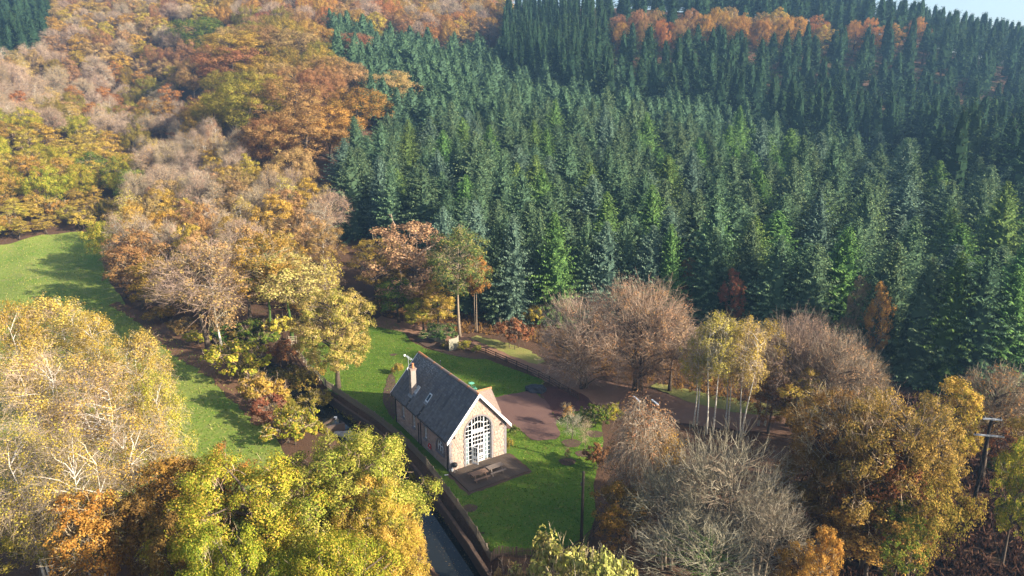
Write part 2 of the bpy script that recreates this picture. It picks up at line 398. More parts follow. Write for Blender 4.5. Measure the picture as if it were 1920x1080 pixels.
def mesh_h(P):
    P = np.asarray(P, float).reshape(-1, 2)
    i = np.clip(np.searchsorted(ax, P[:, 0]) - 1, 0, nx - 2); j = np.clip(np.searchsorted(ay, P[:, 1]) - 1, 0, ny - 2)
    fx = (P[:, 0] - ax[i]) / (ax[i + 1] - ax[i]); fy = (P[:, 1] - ay[j]) / (ay[j + 1] - ay[j])
    Zg = ZZ.reshape(ny, nx)
    return (Zg[j, i] * (1 - fx) + Zg[j, i + 1] * fx) * (1 - fy) + (Zg[j + 1, i] * (1 - fx) + Zg[j + 1, i + 1] * fx) * fy
def sheet(name, pts, mat, off, step=0.8, kind='structure', wob=0.0):
    """a ground sheet draped on the terrain inside an outline"""
    pts = [Vector(p) for p in pts]
    dense = []
    r = random.Random(len(pts))
    for a, b in zip(pts, pts[1:] + pts[:1]):
        n = max(1, int((b - a).length / step))
        for i in range(n):
            q = a.lerp(b, i / n)
            dense.append(Vector((q.x + r.uniform(-wob, wob), q.y + r.uniform(-wob, wob))))
    xs = [p.x for p in dense]; ys = [p.y for p in dense]
    poly = [(p.x, p.y) for p in dense]
    inner = []
    for x in np.arange(min(xs), max(xs), step):
        for y in np.arange(min(ys), max(ys), step):
            if pip(x, y, poly): inner.append(Vector((x + r.uniform(-.1, .1), y + r.uniform(-.1, .1))))
    n = len(dense)
    vs, es, fs, *_ = delaunay_2d_cdt(dense + inner, [], [list(range(n))], 1, 1e-4)
    P = np.array([(v.x, v.y) for v in vs]); z = mesh_h(P) + off
    me = bpy.data.meshes.new(name)
    me.from_pydata([(P[i, 0], P[i, 1], z[i]) for i in range(len(P))], [], [list(f) for f in fs])
    me.polygons.foreach_set('use_smooth', np.ones(len(me.polygons), bool))
    bmx = bmesh.new(); bmx.from_mesh(me)
    bmesh.ops.recalc_face_normals(bmx, faces=bmx.faces)
    if bmx.faces and sum(f.normal.z for f in bmx.faces) < 0: bmesh.ops.reverse_faces(bmx, faces=bmx.faces)
    bmx.to_mesh(me); bmx.free()
    return tag(link(name, me, mat), kind=kind)
def smooth_poly(pts, it=2):
    for _ in range(it):
        o = []
        for a, b in zip(pts, pts[1:] + pts[:1]):
            o += [(a[0] * .75 + b[0] * .25, a[1] * .75 + b[1] * .25), (a[0] * .25 + b[0] * .75, a[1] * .25 + b[1] * .75)]
        pts = o
    return pts
def ribbon(pts, w):
    L, R = [], []
    for i, p in enumerate(pts):
        a = Vector(pts[max(i - 1, 0)]); b = Vector(pts[min(i + 1, len(pts) - 1)])
        d = (b - a).normalized(); nrm = Vector((-d.y, d.x)); ww = w[i] if isinstance(w, (list, tuple)) else w
        L.append(tuple(Vector(p) + nrm * ww / 2)); R.append(tuple(Vector(p) - nrm * ww / 2))
    return L + R[::-1]

LAWN_PX = [(556, 648), (583, 692), (615, 728), (662, 757), (708, 788), (757, 826), (800, 872), (850, 938), (900, 1006), (920, 1035), (985, 1043), (1062, 1043), (1100, 1022), (1118, 960), (1112, 910), (1122, 870), (1132, 830), (1128, 795), (1108, 768), (1070, 772), (1045, 790), (1032, 765), (1012, 735), (1022, 714), (960, 692), (908, 672), (860, 668), (842, 664), (800, 655), (770, 640), (748, 610), (715, 600), (690, 612), (640, 640), (600, 640)]
LAWN = [G(*p) for p in LAWN_PX]
sheet('lawn', LAWN, M_LAWN, 0.045, 0.7, wob=0.08)
DRIVE_PX = [(905, 752), (935, 744), (976, 736), (1000, 734), (1028, 756), (1042, 790), (1052, 818), (1038, 826), (998, 828), (987, 815), (972, 805), (948, 804), (930, 790)]
sheet('gravel_drive', smooth_poly([G(*p) for p in DRIVE_PX], 1), M_DRIVE, 0.085, 0.45, wob=0.12)
MEADOW_PX = [(-140, 500), (-60, 470), (20, 458), (80, 442), (150, 436), (215, 432), (204, 480), (206, 530), (238, 575), (300, 618), (350, 650), (405, 690), (450, 735), (482, 780), (510, 815), (540, 860), (520, 960), (420, 1060), (200, 1000), (-40, 900)]
MEADOW = [GT(*p) for p in MEADOW_PX]
sheet('meadow', MEADOW, M_MEADOW, 0.05, 1.4, wob=0.2)
TRACK = [GT(*p) for p in ((212, 570), (270, 598), (325, 636), (375, 675), (422, 712), (458, 756), (492, 800))]
sheet('leafy_track', ribbon(TRACK, [1.5, 3, 4, 4.2, 3.2, 2.2, 1.2]), M_LITTER, 0.095, 0.9, wob=0.35)
PATHC = [G(*p) for p in ((700, 604), (760, 615), (812, 630), (868, 638), (925, 657), (985, 682), (1060, 712), (1130, 738), (1210, 755), (1300, 772), (1400, 788), (1480, 800))]
sheet('woodland_path', ribbon(PATHC, [4, 4, 3, 2.6, 2.6, 2.8, 5.5, 7.5, 8, 7.5, 6, 5]), M_PATH, 0.06, 0.9, wob=0.25)
sheet('grass_verge', ribbon([G(*p) for p in ((890, 632), (930, 645), (975, 662), (1016, 682))], [1.5, 3.0, 3.6, 2]), M_VERGE, 0.075, 0.7, wob=0.25)
sheet('grass_verge', ribbon([G(*p) for p in ((1225, 722), (1290, 742), (1360, 758), (1430, 770), (1500, 775))], [1.5, 3.6, 4, 3.4, 2]), M_VERGE, 0.10, 0.8, wob=0.25)
sheet('leaf_litter_bed', smooth_poly([G(*p) for p in ((1008, 737), (1030, 722), (1090, 735), (1120, 765), (1100, 770), (1066, 774), (1044, 792), (1036, 775), (1020, 752))], 1), M_PURPLE, 0.07, 0.7, wob=0.1)
sheet('planting_bed', smooth_poly([G(*p) for p in ((776, 637), (800, 652), (845, 668), (905, 676), (925, 668), (880, 650), (850, 656), (815, 640), (800, 626))], 1), M_MULCH, 0.09, 0.6, wob=0.1)
sheet('planting_bed', smooth_poly([G(*p) for p in ((728, 705), (738, 698), (746, 740), (742, 792), (730, 778), (716, 752), (721, 728))], 1), M_MULCH, 0.09, 0.6, wob=0.1)
sheet('stream_water', [(x, y) for x, y in ribbon(STREAM, 4.4)], M_WATER, 0, 1.2)
o = bpy.data.objects['stream_water']
o.data.vertices.foreach_set('co', np.array([(v.co.x, v.co.y, WATER_Z) for v in o.data.vertices], np.float32).ravel()); o.data.update()

# ------------------------------------------------------------------ mesh pieces
class MB:
    def __init__(s): s.v = []; s.f = []
    def box(s, c, d, rz=0.0, M=None):
        b = len(s.v); x, y, z = d[0] / 2, d[1] / 2, d[2] / 2; cr, sr = math.cos(rz), math.sin(rz)
        for sx, sy, sz in ((-1, -1, -1), (1, -1, -1), (1, 1, -1), (-1, 1, -1), (-1, -1, 1), (1, -1, 1), (1, 1, 1), (-1, 1, 1)):
            p = Vector((sx * x, sy * y, sz * z))
            if M is not None: p = M @ p
            p = Vector((p.x * cr - p.y * sr, p.x * sr + p.y * cr, p.z))
            s.v.append((c[0] + p.x, c[1] + p.y, c[2] + p.z))
        for q in ((0, 3, 2, 1), (4, 5, 6, 7), (0, 1, 5, 4), (1, 2, 6, 5), (2, 3, 7, 6), (3, 0, 4, 7)): s.f.append([b + i for i in q])
        return s
    def bar(s, a, b, w, t=None, up=(0, 0, 1)):
        a = Vector(a); b = Vector(b); d = b - a; L = d.length; d = d / L
        u = Vector(up)
        if abs(d.dot(u)) > .98: u = Vector((1, 0, 0))
        sd = d.cross(u).normalized(); u2 = sd.cross(d)
        M = Matrix((sd, d, u2)).transposed()
        return s.box((a + b) / 2, (w, L, t or w), 0, M)
    def tube(s, pts, rs, n=6, cap=True):
        base = len(s.v); pts = [Vector(p) for p in pts]
        for i, p in enumerate(pts):
            d = (pts[min(i + 1, len(pts) - 1)] - pts[max(i - 1, 0)]).normalized()
            a = d.cross(Vector((0, 0, 1)) if abs(d.z) < .95 else Vector((1, 0, 0))).normalized(); b = d.cross(a)
            r = rs[i] if isinstance(rs, (list, tuple)) else rs
            for k in range(n):
                t = 2 * math.pi * k / n
                q = p + a * (r * math.cos(t)) + b * (r * math.sin(t)); s.v.append(tuple(q))
        for i in range(len(pts) - 1):
            for k in range(n):
                k2 = (k + 1) % n
                s.f.append([base + i * n + k, base + i * n + k2, base + (i + 1) * n + k2, base + (i + 1) * n + k])
        if cap:
            s.f.append([base + k for k in range(n)][::-1]); s.f.append([base + (len(pts) - 1) * n + k for k in range(n)])
        return s
    def lathe(s, prof, n=16, c=(0, 0, 0)):
        base = len(s.v)
        for r, z in prof:
            for k in range(n):
                t = 2 * math.pi * k / n; s.v.append((c[0] + r * math.cos(t), c[1] + r * math.sin(t), c[2] + z))
        for i in range(len(prof) - 1):
            for k in range(n):
                k2 = (k + 1) % n
                s.f.append([base + i * n + k, base + i * n + k2, base + (i + 1) * n + k2, base + (i + 1) * n + k])
        s.f.append([base + k for k in range(n)][::-1]); s.f.append([base + (len(prof) - 1) * n + k for k in range(n)])
        return s
    def torus(s, R, r, n=20, m=8, M=None):
        base = len(s.v)
        for i in range(n):
            a = 2 * math.pi * i / n
            for j in range(m):
                b = 2 * math.pi * j / m
                p = Vector(((R + r * math.cos(b)) * math.cos(a), (R + r * math.cos(b)) * math.sin(a), r * math.sin(b)))
                if M is not None: p = M @ p
                s.v.append(tuple(p))
        for i in range(n):
            for j in range(m):
                s.f.append([base + i * m + j, base + ((i + 1) % n) * m + j, base + ((i + 1) % n) * m + (j + 1) % m, base + i * m + (j + 1) % m])
        return s
    def mesh(s, name, smooth=False):
        me = bpy.data.meshes.new(name); me.from_pydata(s.v, [], s.f); me.update()
        if smooth: me.polygons.foreach_set('use_smooth', np.ones(len(me.polygons), bool))
        return me
    def build(s, name, mat, parent=None, loc=None, rotz=None, smooth=False):
        return link(name, s.mesh(name, smooth), mat, parent, loc, rotz)

# ------------------------------------------------------------------ the house (local frame: u along the front gable, v towards the back, w up)
HW, HL, HE, HR, YAW = 7.0, 13.9, 4.12, 8.22, 0.57571
HO = (-6.5256, 61.978, 0.04)
house = empty('stone_house', HO, YAW)
tag(house, 'converted stone house with steep dark slate roof and tall arched window in its gable', 'house')
TH_W = 0.45
def arch(cx, r, spring, base, n=20, left=None, right=None):
    pts = [(cx - r, base), (cx + r, base)]
    pts += [(cx + r * math.cos(math.pi * k / n), spring + r * math.sin(math.pi * k / n)) for k in range(n + 1)]
    return pts
def rect(x0, x1, z0, z1): return [(x0, z0), (x1, z0), (x1, z1), (x0, z1)]
def wall_mesh(name, outer, holes, thick, frame):
    """frame(a, b, d) -> xyz; a along the wall, b up, d depth inwards"""
    loops = [[Vector((a, b, 0)) for a, b in outer]] + [[Vector((a, b, 0)) for a, b in hh] for hh in holes]
    flat = [p for l in loops for p in l]
    tris = tessellate_polygon(loops)
    n = len(flat); V = [frame(p.x, p.y, 0) for p in flat] + [frame(p.x, p.y, thick) for p in flat]
    F = []
    for t in tris: F.append(list(t)); F.append([i + n for i in t][::-1])
    b = 0
    for l in loops:
        k = len(l)
        for i in range(k): F.append([b + i, b + (i + 1) % k, b + (i + 1) % k + n, b + i + n])
        b += k
    me = bpy.data.meshes.new(name); me.from_pydata(V, [], F)
    bm = bmesh.new(); bm.from_mesh(me); bmesh.ops.recalc_face_normals(bm, faces=bm.faces); bm.to_mesh(me); bm.free()
    return me
fF = lambda a, b, d: (a, d, b)
fL = lambda a, b, d: (d, a, b)
fR = lambda a, b, d: (HW - d, a, b)
fB = lambda a, b, d: (a, HL - d, b)
ACX, AR, ASP, AB = 3.52, 1.58, 3.95, 0.10
gable = [(0, 0), (HW, 0), (HW, HE), (HW / 2, HR - 0.12), (0, HE)]
f_holes = [arch(ACX, AR, ASP, AB)]
l_rects = [(11.35, 12.05, 1.45, 3.05), (8.35, 9.05, 1.4, 3.0), (5.35, 6.05, 1.35, 2.85)]
LCX, LR_, LSP, LB = 2.05, 0.85, 2.0, 1.35
l_holes = [rect(*r) for r in l_rects] + [arch(LCX, LR_, LSP, LB, 14)]
side = [(TH_W, 0), (HL - TH_W, 0), (HL - TH_W, HE), (TH_W, HE)]
link('wall', wall_mesh('wall', gable, f_holes, TH_W, fF), M_MORTAR, house)
link('wall', wall_mesh('wall', side, l_holes, TH_W, fL), M_MORTAR, house)
link('wall', wall_mesh('wall', side, [], TH_W, fR), M_MORTAR, house)
link('wall', wall_mesh('wall', gable, [], TH_W, fB), M_MORTAR, house)

def stones(name, outer_ok, a0, a1, b0, b1, frame, holes, margin, seed, mat=M_STONE, parent=house):
    r = random.Random(seed); mb = MB(); b = b0
    while b < b1:
        hh = r.choice((.15, .19, .23, .27)); a = a0 - r.uniform(0, .3)
        while a < a1:
            w = r.uniform(.22, .52)
            x0, x1, y0, y1 = max(a, a0) + .012, min(a + w, a1) - .012, b + .012, min(b + hh, b1 + .1) - .012
            a += w
            if x1 - x0 < .06: continue
            cx, cy = (x0 + x1) / 2, (y0 + y1) / 2
            if not all(outer_ok(x, y) for x in (x0, x1) for y in (y0, y1)): continue
            if any(pip(x, y, hl) for hl in holes for x in (x0 - margin, cx, x1 + margin) for y in (y0 - margin * .4, cy, y1 + margin * .4)): continue
            pr = -r.uniform(.012, .05); i0 = len(mb.v); t = min(.03, (y1 - y0) * .2)
            js = [r.uniform(-.012, .012) for _ in range(8)]
            for (x, y, d) in ((x0, y0, .005), (x1, y0, .005), (x1, y1, .005), (x0, y1, .005), (x0 + t + js[0], y0 + t + js[1], pr), (x1 - t + js[2], y0 + t + js[3], pr), (x1 - t + js[4], y1 - t + js[5], pr), (x0 + t + js[6], y1 - t + js[7], pr)):
                mb.v.append(frame(x, y, d))
            fl = ((4, 5, 6, 7), (0, 1, 5, 4), (1, 2, 6, 5), (2, 3, 7, 6), (3, 0, 4, 7))
            for q in fl: mb.f.append([i0 + i for i in q])
        b += hh
    o = mb.build(name, mat, parent)
    bm = bmesh.new(); bm.from_mesh(o.data); bmesh.ops.recalc_face_normals(bm, faces=bm.faces); bm.to_mesh(o.data); bm.free()
    o['kind'] = 'stuff'
    return o
gok = lambda x, y: y < HR - .25 - abs(x - HW / 2) * (HR - .12 - HE) / (HW / 2) and .24 < x < HW - .24
stones('stonework', gok, .24, HW - .24, 0.02, HR, fF, f_holes, .17, 1)
stones('stonework', lambda x, y: y < HE, .24, HL - .24, .02, HE - .02, fL, l_holes, .14, 2)
stones('stonework', lambda x, y: y < HE, .24, HL - .24, .02, HE - .02, fR, [], .14, 3)
stones('stonework', gok, .24, HW - .24, .02, HR, fB, [], .14, 4)
# quoins: one block each, laid alternately long and short
for (cu, cv, su, sv) in ((0, 0, 1, 1), (HW, 0, -1, 1), (0, HL, 1, -1), (HW, HL, -1, -1)):
    z = 0.02; k = 0
    while z < HE - .15:
        hh = .34; lu, lv = (.42, .24) if k % 2 else (.24, .42)
        mb = MB(); mb.box((cu + su * (lu / 2 - .035), cv + sv * (lv / 2 - .035), z + hh / 2), (lu, lv, hh - .02))
        mb.build('quoin', M_BLUESTONE, house); z += hh; k += 1
# arch surround blocks of the big window
def voussoirs(cx, r, spring, base, wd, frame, parent, mat, n=13, dep=.06):
    def blk(poly):
        mb = MB(); k = len(poly)
        mb.v = [frame(a, b, -dep) for a, b in poly] + [frame(a, b, .25) for a, b in poly]
        mb.f = [list(range(k))[::-1], [k + i for i in range(k)]] + [[i, (i + 1) % k, (i + 1) % k + k, i + k] for i in range(k)]
        o = mb.build('surround_block', mat, parent)
        bm = bmesh.new(); bm.from_mesh(o.data); bmesh.ops.recalc_face_normals(bm, faces=bm.faces); bm.to_mesh(o.data); bm.free()
    for i in range(n):
        t0 = math.pi * i / n + .006; t1 = math.pi * (i + 1) / n - .006; tm = (t0 + t1) / 2
        blk([(cx + r * math.cos(t0), spring + r * math.sin(t0)), (cx + (r + wd) * math.cos(t0), spring + (r + wd) * math.sin(t0)), (cx + (r + wd) * math.cos(t1), spring + (r + wd) * math.sin(t1)), (cx + r * math.cos(t1), spring + r * math.sin(t1)), (cx + r * math.cos(tm), spring + r * math.sin(tm))])
    for s in (-1, 1):
        z = base; k = 0
        while z < spring - .05:
            z2 = min(z + .32, spring); w2 = wd + (.09 if k % 2 else 0)
            xs = sorted((cx + s * r, cx + s * (r + w2)))
            blk([(xs[0], z + .006), (xs[1], z + .006), (xs[1], z2 - .006), (xs[0], z2 - .006)]); z = z2; k += 1
voussoirs(ACX, AR, ASP, AB, .17, fF, house, M_BLUESTONE)
voussoirs(LCX, LR_, LSP, LB, .15, fL, house, M_BLUESTONE, 9)
# plinth, floor inside
MB().box((HW / 2, HL / 2, .02), (HW - 2 * TH_W, HL - 2 * TH_W, .04)).build('floor', M_DARKIN, house)
MB().box((HW / 2, 4.3, 1.6), (HW - 2 * TH_W - .1, .12, 3.1)).build('inner_partition', M_DARKIN, house)

# big arched window
win = empty('arched_window', (0, 0, 0)); win.parent = house
D0 = 0.16
def wbar(a0, b0, a1, b1, w=.05, d=.05, frame=fF, par=None, nm='glazing_bar', dd=D0):
    MB().bar(frame(a0, b0, dd), frame(a1, b1, dd), w, d, up=frame(0, 0, -1) if frame is fF else (1, 0, 0)).build(nm, M_WHITE, par or win)
def ytop(a): return ASP + math.sqrt(max(0, (AR - .03) ** 2 - (a - ACX) ** 2))
def quad_pane(par, frame, poly, d):
    mb = MB(); mb.v = [frame(a, b, d) for a, b in poly]; mb.f = [list(range(len(poly)))]
    return mb.build('pane', M_GLASS, par)
AL, ARR = ACX - AR, ACX + AR
DL, DR = 2.79, 4.25
cols = [AL, (AL + DL) / 2, DL, DL + .365, DL + .73, DL + 1.095, DR, (DR + ARR) / 2, ARR]
# frame
fr_ = arch(ACX, AR - .035, ASP, AB + .03, 18)
mb = MB()
for p, q in zip(fr_[1:], fr_[2:] + fr_[:1]): mb.bar(fF(*p, D0), fF(*q, D0), .08, .09, up=(0, -1, 0))
mb.build('frame', M_WHITE, win)
TR = 3.15
wbar(AL, TR, ARR, TR, .10, .09)
wbar(DL, AB, DL, ytop(DL), .09, .08); wbar(DR, AB, DR, ytop(DR), .09, .08)
for c in (cols[1], cols[7]): wbar(c, AB, c, ytop(c), .03, .04)
for c in (cols[3], cols[4], cols[5]):
    wbar(c, 2.2, c, TR, .03, .04); wbar(c, TR, c, ytop(c), .03, .04)
for z in (3.58, 4.05):
    wbar(AL, z, DL, z, .045, .04); wbar(DR, z, ARR, z, .045, .04)
wbar(DL, 3.58, DR, 3.58, .06, .05)
wbar(AL + .25, 4.55, DL, 4.55, .04, .04); wbar(DR, 4.55, ARR - .25, 4.55, .04, .04)
pa = [(DL + (DR - DL) * k / 8, 4.55 + .28 * math.sin(math.pi * k / 8)) for k in range(9)]
mb = MB()
for p, q in zip(pa, pa[1:]): mb.bar(fF(*p, D0 - .02), fF(*q, D0 - .02), .09, .06, up=(0, -1, 0))
mb.build('arched_bar', M_WHITE, win)
for z in (3.68, 3.78, 3.88, 3.98): MB().box((ACX, D0 + .01, z), (DR - DL, .03, .05)).build('slat', M_WHITE, win)
for i in range(1, 6):
    z = AB + (TR - AB) * i / 6
    wbar(AL, z, DL, z, .026, .03); wbar(DR, z, ARR, z, .026, .03)
wbar(DL, 2.66, DR, 2.66, .045, .045); wbar(DL, 2.18, DR, 2.18, .09, .08)
for k in range(8):
    a0, a1 = cols[k], cols[k + 1]
    top = [(a1 + (a0 - a1) * j / 4, ytop(min(max(a1 + (a0 - a1) * j / 4, AL + .04), ARR - .04))) for j in range(5)]
    rows = [TR, 3.58, 4.05]
    for z0, z1 in zip(rows, rows[1:]): quad_pane(win, fF, rect(a0, a1, z0, z1), D0 + .02)
    quad_pane(win, fF, [(a0, 4.05), (a1, 4.05)] + top, D0 + .02)
    if k in (0, 1, 6, 7):
        for i in range(6):
            quad_pane(win, fF, rect(a0, a1, AB + (TR - AB) * i / 6, AB + (TR - AB) * (i + 1) / 6), D0 + .02)
    else:
        for z0, z1 in ((2.2, 2.66), (2.66, TR)): quad_pane(win, fF, rect(a0, a1, z0, z1), D0 + .02)
for a0, a1, z1 in ((AL + .05, cols[1] + .12, TR - .06), (DR + .03, ARR - .04, TR - .05)):
    MB().box(((a0 + a1) / 2, D0 + .16, (AB + z1) / 2), (a1 - a0, .02, z1 - AB)).build('blind', M_BLIND, win)
# the two door leaves
def door_leaf(loc, rz, mir):
    w, hh = .70, 2.05; s = -1 if mir else 1
    g = empty('glazed_door', loc, rz); g.parent = house
    mb = MB()
    for x in (.05, w - .05): mb.box((s * x, 0, hh / 2), (.10, .05, hh))
    for z, t in ((.10, .2), (.78, .30), (hh - .06, .12)): mb.box((s * w / 2, 0, z), (w - .2, .046, t))
    mb.build('door_frame', M_WHITE, g)
    mb = MB(); mb.box((s * w / 2, 0, (.2 + hh - .12) / 2), (.035, .04, hh - .32))
    for z in (1.42, .41): mb.box((s * w / 2, .001, z), (w - .2, .036, .035))
    mb.build('glazing_bar', M_WHITE, g)
    for z0, z1 in ((.2, .41), (.41, .63), (.93, 1.42), (1.42, hh - .12)):
        for x0, x1 in ((.1, w / 2), (w / 2, w - .1)):
            quad_pane(g, lambda a, b, d: (s * a, d, b), rect(x0, x1, z0, z1), .012)
    MB().box((s * (w - .06), -.05, 1.0), (.03, .05, .14)).build('handle', M_GALV, g)
door_leaf((DR - .02, D0, .09), 0, True)
door_leaf((DL + .03, D0 - .03, .09), math.radians(-62), False)
# side windows
for i, (v0, v1, z0, z1) in enumerate(l_rects):
    g = empty('casement_window', (0, 0, 0)); g.parent = house
    mb = MB()
    for v in (v0 + .03, v1 - .03): mb.bar(fL(v, z0, .14), fL(v, z1, .14), .06, .06, up=(1, 0, 0))
    for z in (z0 + .03, z1 - .03): mb.bar(fL(v0 + .06, z, .14), fL(v1 - .06, z, .14), .06, .06, up=(1, 0, 0))
    mb.build('frame', M_WHITE, g)
    vm = (v0 + v1) / 2; mb = MB(); mb.bar(fL(vm, z0 + .06, .14), fL(vm, z1 - .06, .14), .05, .05, up=(1, 0, 0)); mb.build('mullion', M_WHITE, g)
    for q in (1, 2):
        z = z0 + (z1 - z0) * q / 3
        for va, vb in ((v0 + .06, vm - .025), (vm + .025, v1 - .06)):
            MB().bar(fL(va, z, .14), fL(vb, z, .14), .035, .035, up=(1, 0, 0)).build('glazing_bar', M_WHITE, g)
    for va, vb in ((v0, vm), (vm, v1)):
        for q in range(3): quad_pane(g, fL, rect(va, vb, z0 + (z1 - z0) * q / 3, z0 + (z1 - z0) * (q + 1) / 3), .15)
    MB().box((-.02, vm, z0 - .05), (.26, v1 - v0 + .2, .09)).build('sill', M_BLUESTONE, g)
    MB().box((.01, vm, z1 + .10), (.10, v1 - v0 + .3, .2)).build('lintel', M_BLUESTONE, g)
g = empty('small_arched_window', (0, 0, 0)); g.parent = house
pts = arch(LCX, LR_ - .03, LSP, LB + .03, 14); mb = MB()
for p, q in zip(pts[1:], pts[2:] + pts[:1]): mb.bar(fL(*p, .14), fL(*q, .14), .07, .07, up=(1, 0, 0))
mb.build('frame', M_WHITE, g)
for a in (-.28, .28): MB().bar(fL(LCX + a, LB, .14), fL(LCX + a, LSP + .75, .14), .05, .05, up=(1, 0, 0)).build('mullion', M_WHITE, g)
mb = MB(); MB().bar(fL(LCX - LR_, LSP, .14), fL(LCX + LR_, LSP, .14), .05, .045, up=(1, 0, 0)).build('glazing_bar', M_WHITE, g)
for k in range(8):
    t0, t1 = math.pi * k / 8, math.pi * (k + 1) / 8
    mb.bar(fL(LCX + .45 * math.cos(t0), LSP + .42 * math.sin(t0), .13), fL(LCX + .45 * math.cos(t1), LSP + .42 * math.sin(t1), .13), .04, .04, up=(1, 0, 0))
mb.build('arched_bar', M_WHITE, g)
quad_pane(g, fL, arch(LCX, LR_, LSP, LB, 14), .16)
MB().box((-.02, LCX, LB - .06), (.3, 2 * LR_ + .2, .1)).build('sill', M_BLUESTONE, g)
MB().box((.5, LCX + .1, 1.85), (.25, .4, .55)).build('lampshade', M_BLIND, g)

# roof: two slabs, slates, ridge tiles, verge boards
RS = (HR - .1 - HE) / (HW / 2)                       # rise per metre
EO, VO = .38, .36
roof = empty('roof', (0, 0, 0)); roof.parent = house
sl = math.hypot(1, RS)
NOTCH = [(6.55, 6.95, 1.35), (9.65, 10.05, 0.95)]   # v range, length up the slope of the gullies below the rooflights
def rpt(u, v, dz, s):                                 # s = +1 the left slope, -1 the right slope
    uu = u if s > 0 else HW - u
    return (uu, v, HE + u * RS + dz)
def slab(name, u0, u1, v0, v1, s, mat, dz0, dz1, par):
    mb = MB(); mb.v = [rpt(u, v, dz, s) for dz in (dz0, dz1) for (u, v) in ((u0, v0), (u1, v0), (u1, v1), (u0, v1))]
    mb.f = [[0, 3, 2, 1], [4, 5, 6, 7], [0, 1, 5, 4], [1, 2, 6, 5], [2, 3, 7, 6], [3, 0, 4, 7]]
    if s < 0: mb.f = [q[::-1] for q in mb.f]
    return mb.build(name, mat, par)
uN = lambda L: -EO + L / sl
segs = []
vv = -VO
for a, b, L in sorted(NOTCH):
    slab('roof_deck', -EO, HW / 2, vv, a, 1, M_SLATE, -.02, .07, roof)
    slab('roof_deck', uN(L), HW / 2, a, b, 1, M_SLATE, -.02, .07, roof)
    vv = b
slab('roof_deck', -EO, HW / 2, vv, HL + VO, 1, M_SLATE, -.02, .07, roof)
slab('roof_deck', -EO, HW / 2, -VO, HL + VO, -1, M_SLATE, -.02, .07, roof)
for a, b, L in NOTCH:
    slab('valley_gutter', -EO - .05, uN(L), a, b, 1, M_BLACK, -.10, -.03, roof)
def slates(name, s, seed, par, u_lo=-EO - .05, v_lo=-VO, v_hi=HL + VO, skip=True):
    r = random.Random(seed); mb = MB(); Lh = (HW / 2 - u_lo) * sl; n = int(Lh / .25)
    for i in range(n):
        d0 = i * Lh / n; v = v_lo - (0.16 if i % 2 else 0)
        while v < v_hi:
            a, b = max(v, v_lo) + .004, min(v + .32, v_hi) - .004; v += .32
            if b - a < .05: continue
            ua = u_lo + d0 / sl; ub = u_lo + (d0 + Lh / n * 1.12) / sl
            if ub > HW / 2 - .02: ub = HW / 2 - .02
            if skip and any(a < nb and b > na and (ua + EO) * sl < L for na, nb, L in NOTCH): continue
            t = .098 + r.uniform(-.006, .010); i0 = len(mb.v)
            j = r.uniform(-.02, .02)
            for (u, vv, dz) in ((ua + j / sl, a, .06), (ua + j / sl, b, .06), (ub, b, .06), (ub, a, .06), (ua + j / sl, a, t + .012), (ua + j / sl, b, t + .012 + r.uniform(-.004, .004)), (ub, b, .083), (ub, a, .083)):
                mb.v.append(rpt(u, vv, dz, s))
            F = ((4, 5, 6, 7), (0, 1, 5, 4), (1, 2, 6, 5), (3, 0, 4, 7))
            for q in F: mb.f.append([i0 + k for k in (q if s < 0 else q[::-1])])
    o = mb.build(name, M_SLATE, par); o['kind'] = 'stuff'
slates('slate', 1, 11, roof); slates('slate', -1, 12, roof, skip=False)
n = 36
for i in range(n):
    v0 = -VO + (HL + 2 * VO) * i / n; v1 = -VO + (HL + 2 * VO) * (i + 1) / n - .012
    mb = MB(); zt = HE + HW / 2 * RS + .16
    pr = [(-.19, -.14), (-.10, -.03), (0, .02), (.10, -.03), (.19, -.14), (.17, -.17), (0, -.05), (-.17, -.17)]
    k = len(pr); mb.v = [(HW / 2 + a, v, zt + b) for v in (v0, v1) for a, b in pr]
    mb.f = [[i_ for i_ in range(k)], [k + i_ for i_ in range(k)][::-1]] + [[i_, i_ + k, (i_ + 1) % k + k, (i_ + 1) % k] for i_ in range(k)]
    mb.build('ridge_tile', M_TERRA if i > 30 or i % 5 == 0 else M_EXTTILE, roof)
for v, mt in ((-VO - .035, M_WHITE), (HL + VO + .035, M_WHITE)):
    for s in (1, -1):
        mb = MB(); mb.v = [rpt(u, v + dv, dz, s) for dv in (-.03, .03) for (u, dz) in ((-EO - .06, -.24), (HW / 2, -.24), (HW / 2, .14), (-EO - .06, .14))]
        mb.f = [[0, 1, 2, 3], [7, 6, 5, 4], [0, 4, 5, 1], [1, 5, 6, 2], [2, 6, 7, 3], [3, 7, 4, 0]]
        if s > 0: mb.f = [q[::-1] for q in mb.f]
        o = mb.build('bargeboard', mt, roof)
        bm = bmesh.new(); bm.from_mesh(o.data); bmesh.ops.recalc_face_normals(bm, faces=bm.faces); bm.to_mesh(o.data); bm.free()
# eaves gutters and downpipes
for a, b in ((-VO, 6.5), (7.0, 9.6), (10.1, HL + VO)):
    MB().tube([(-EO - .12, a, HE - EO * RS - .03), (-EO - .12, b, HE - EO * RS - .03)], .06, 8).build('gutter', M_BLACK, roof)
MB().tube([(HW + EO + .12, -VO, HE - EO * RS - .03), (HW + EO + .12, HL + VO, HE - EO * RS - .03)], .06, 8).build('gutter', M_BLACK, roof)
for v, top in ((.35, HE - .5), (6.75, HE - .1), (7.35, 2.6), (13.7, HE - .5)):
    MB().tube([(-.09, v, .02), (-.09, v, top - .3), (-.12, v, top - .1), (-.28 if top > 3 else -.09, v, top)], .05, 8).build('downpipe', M_BLACK, house)
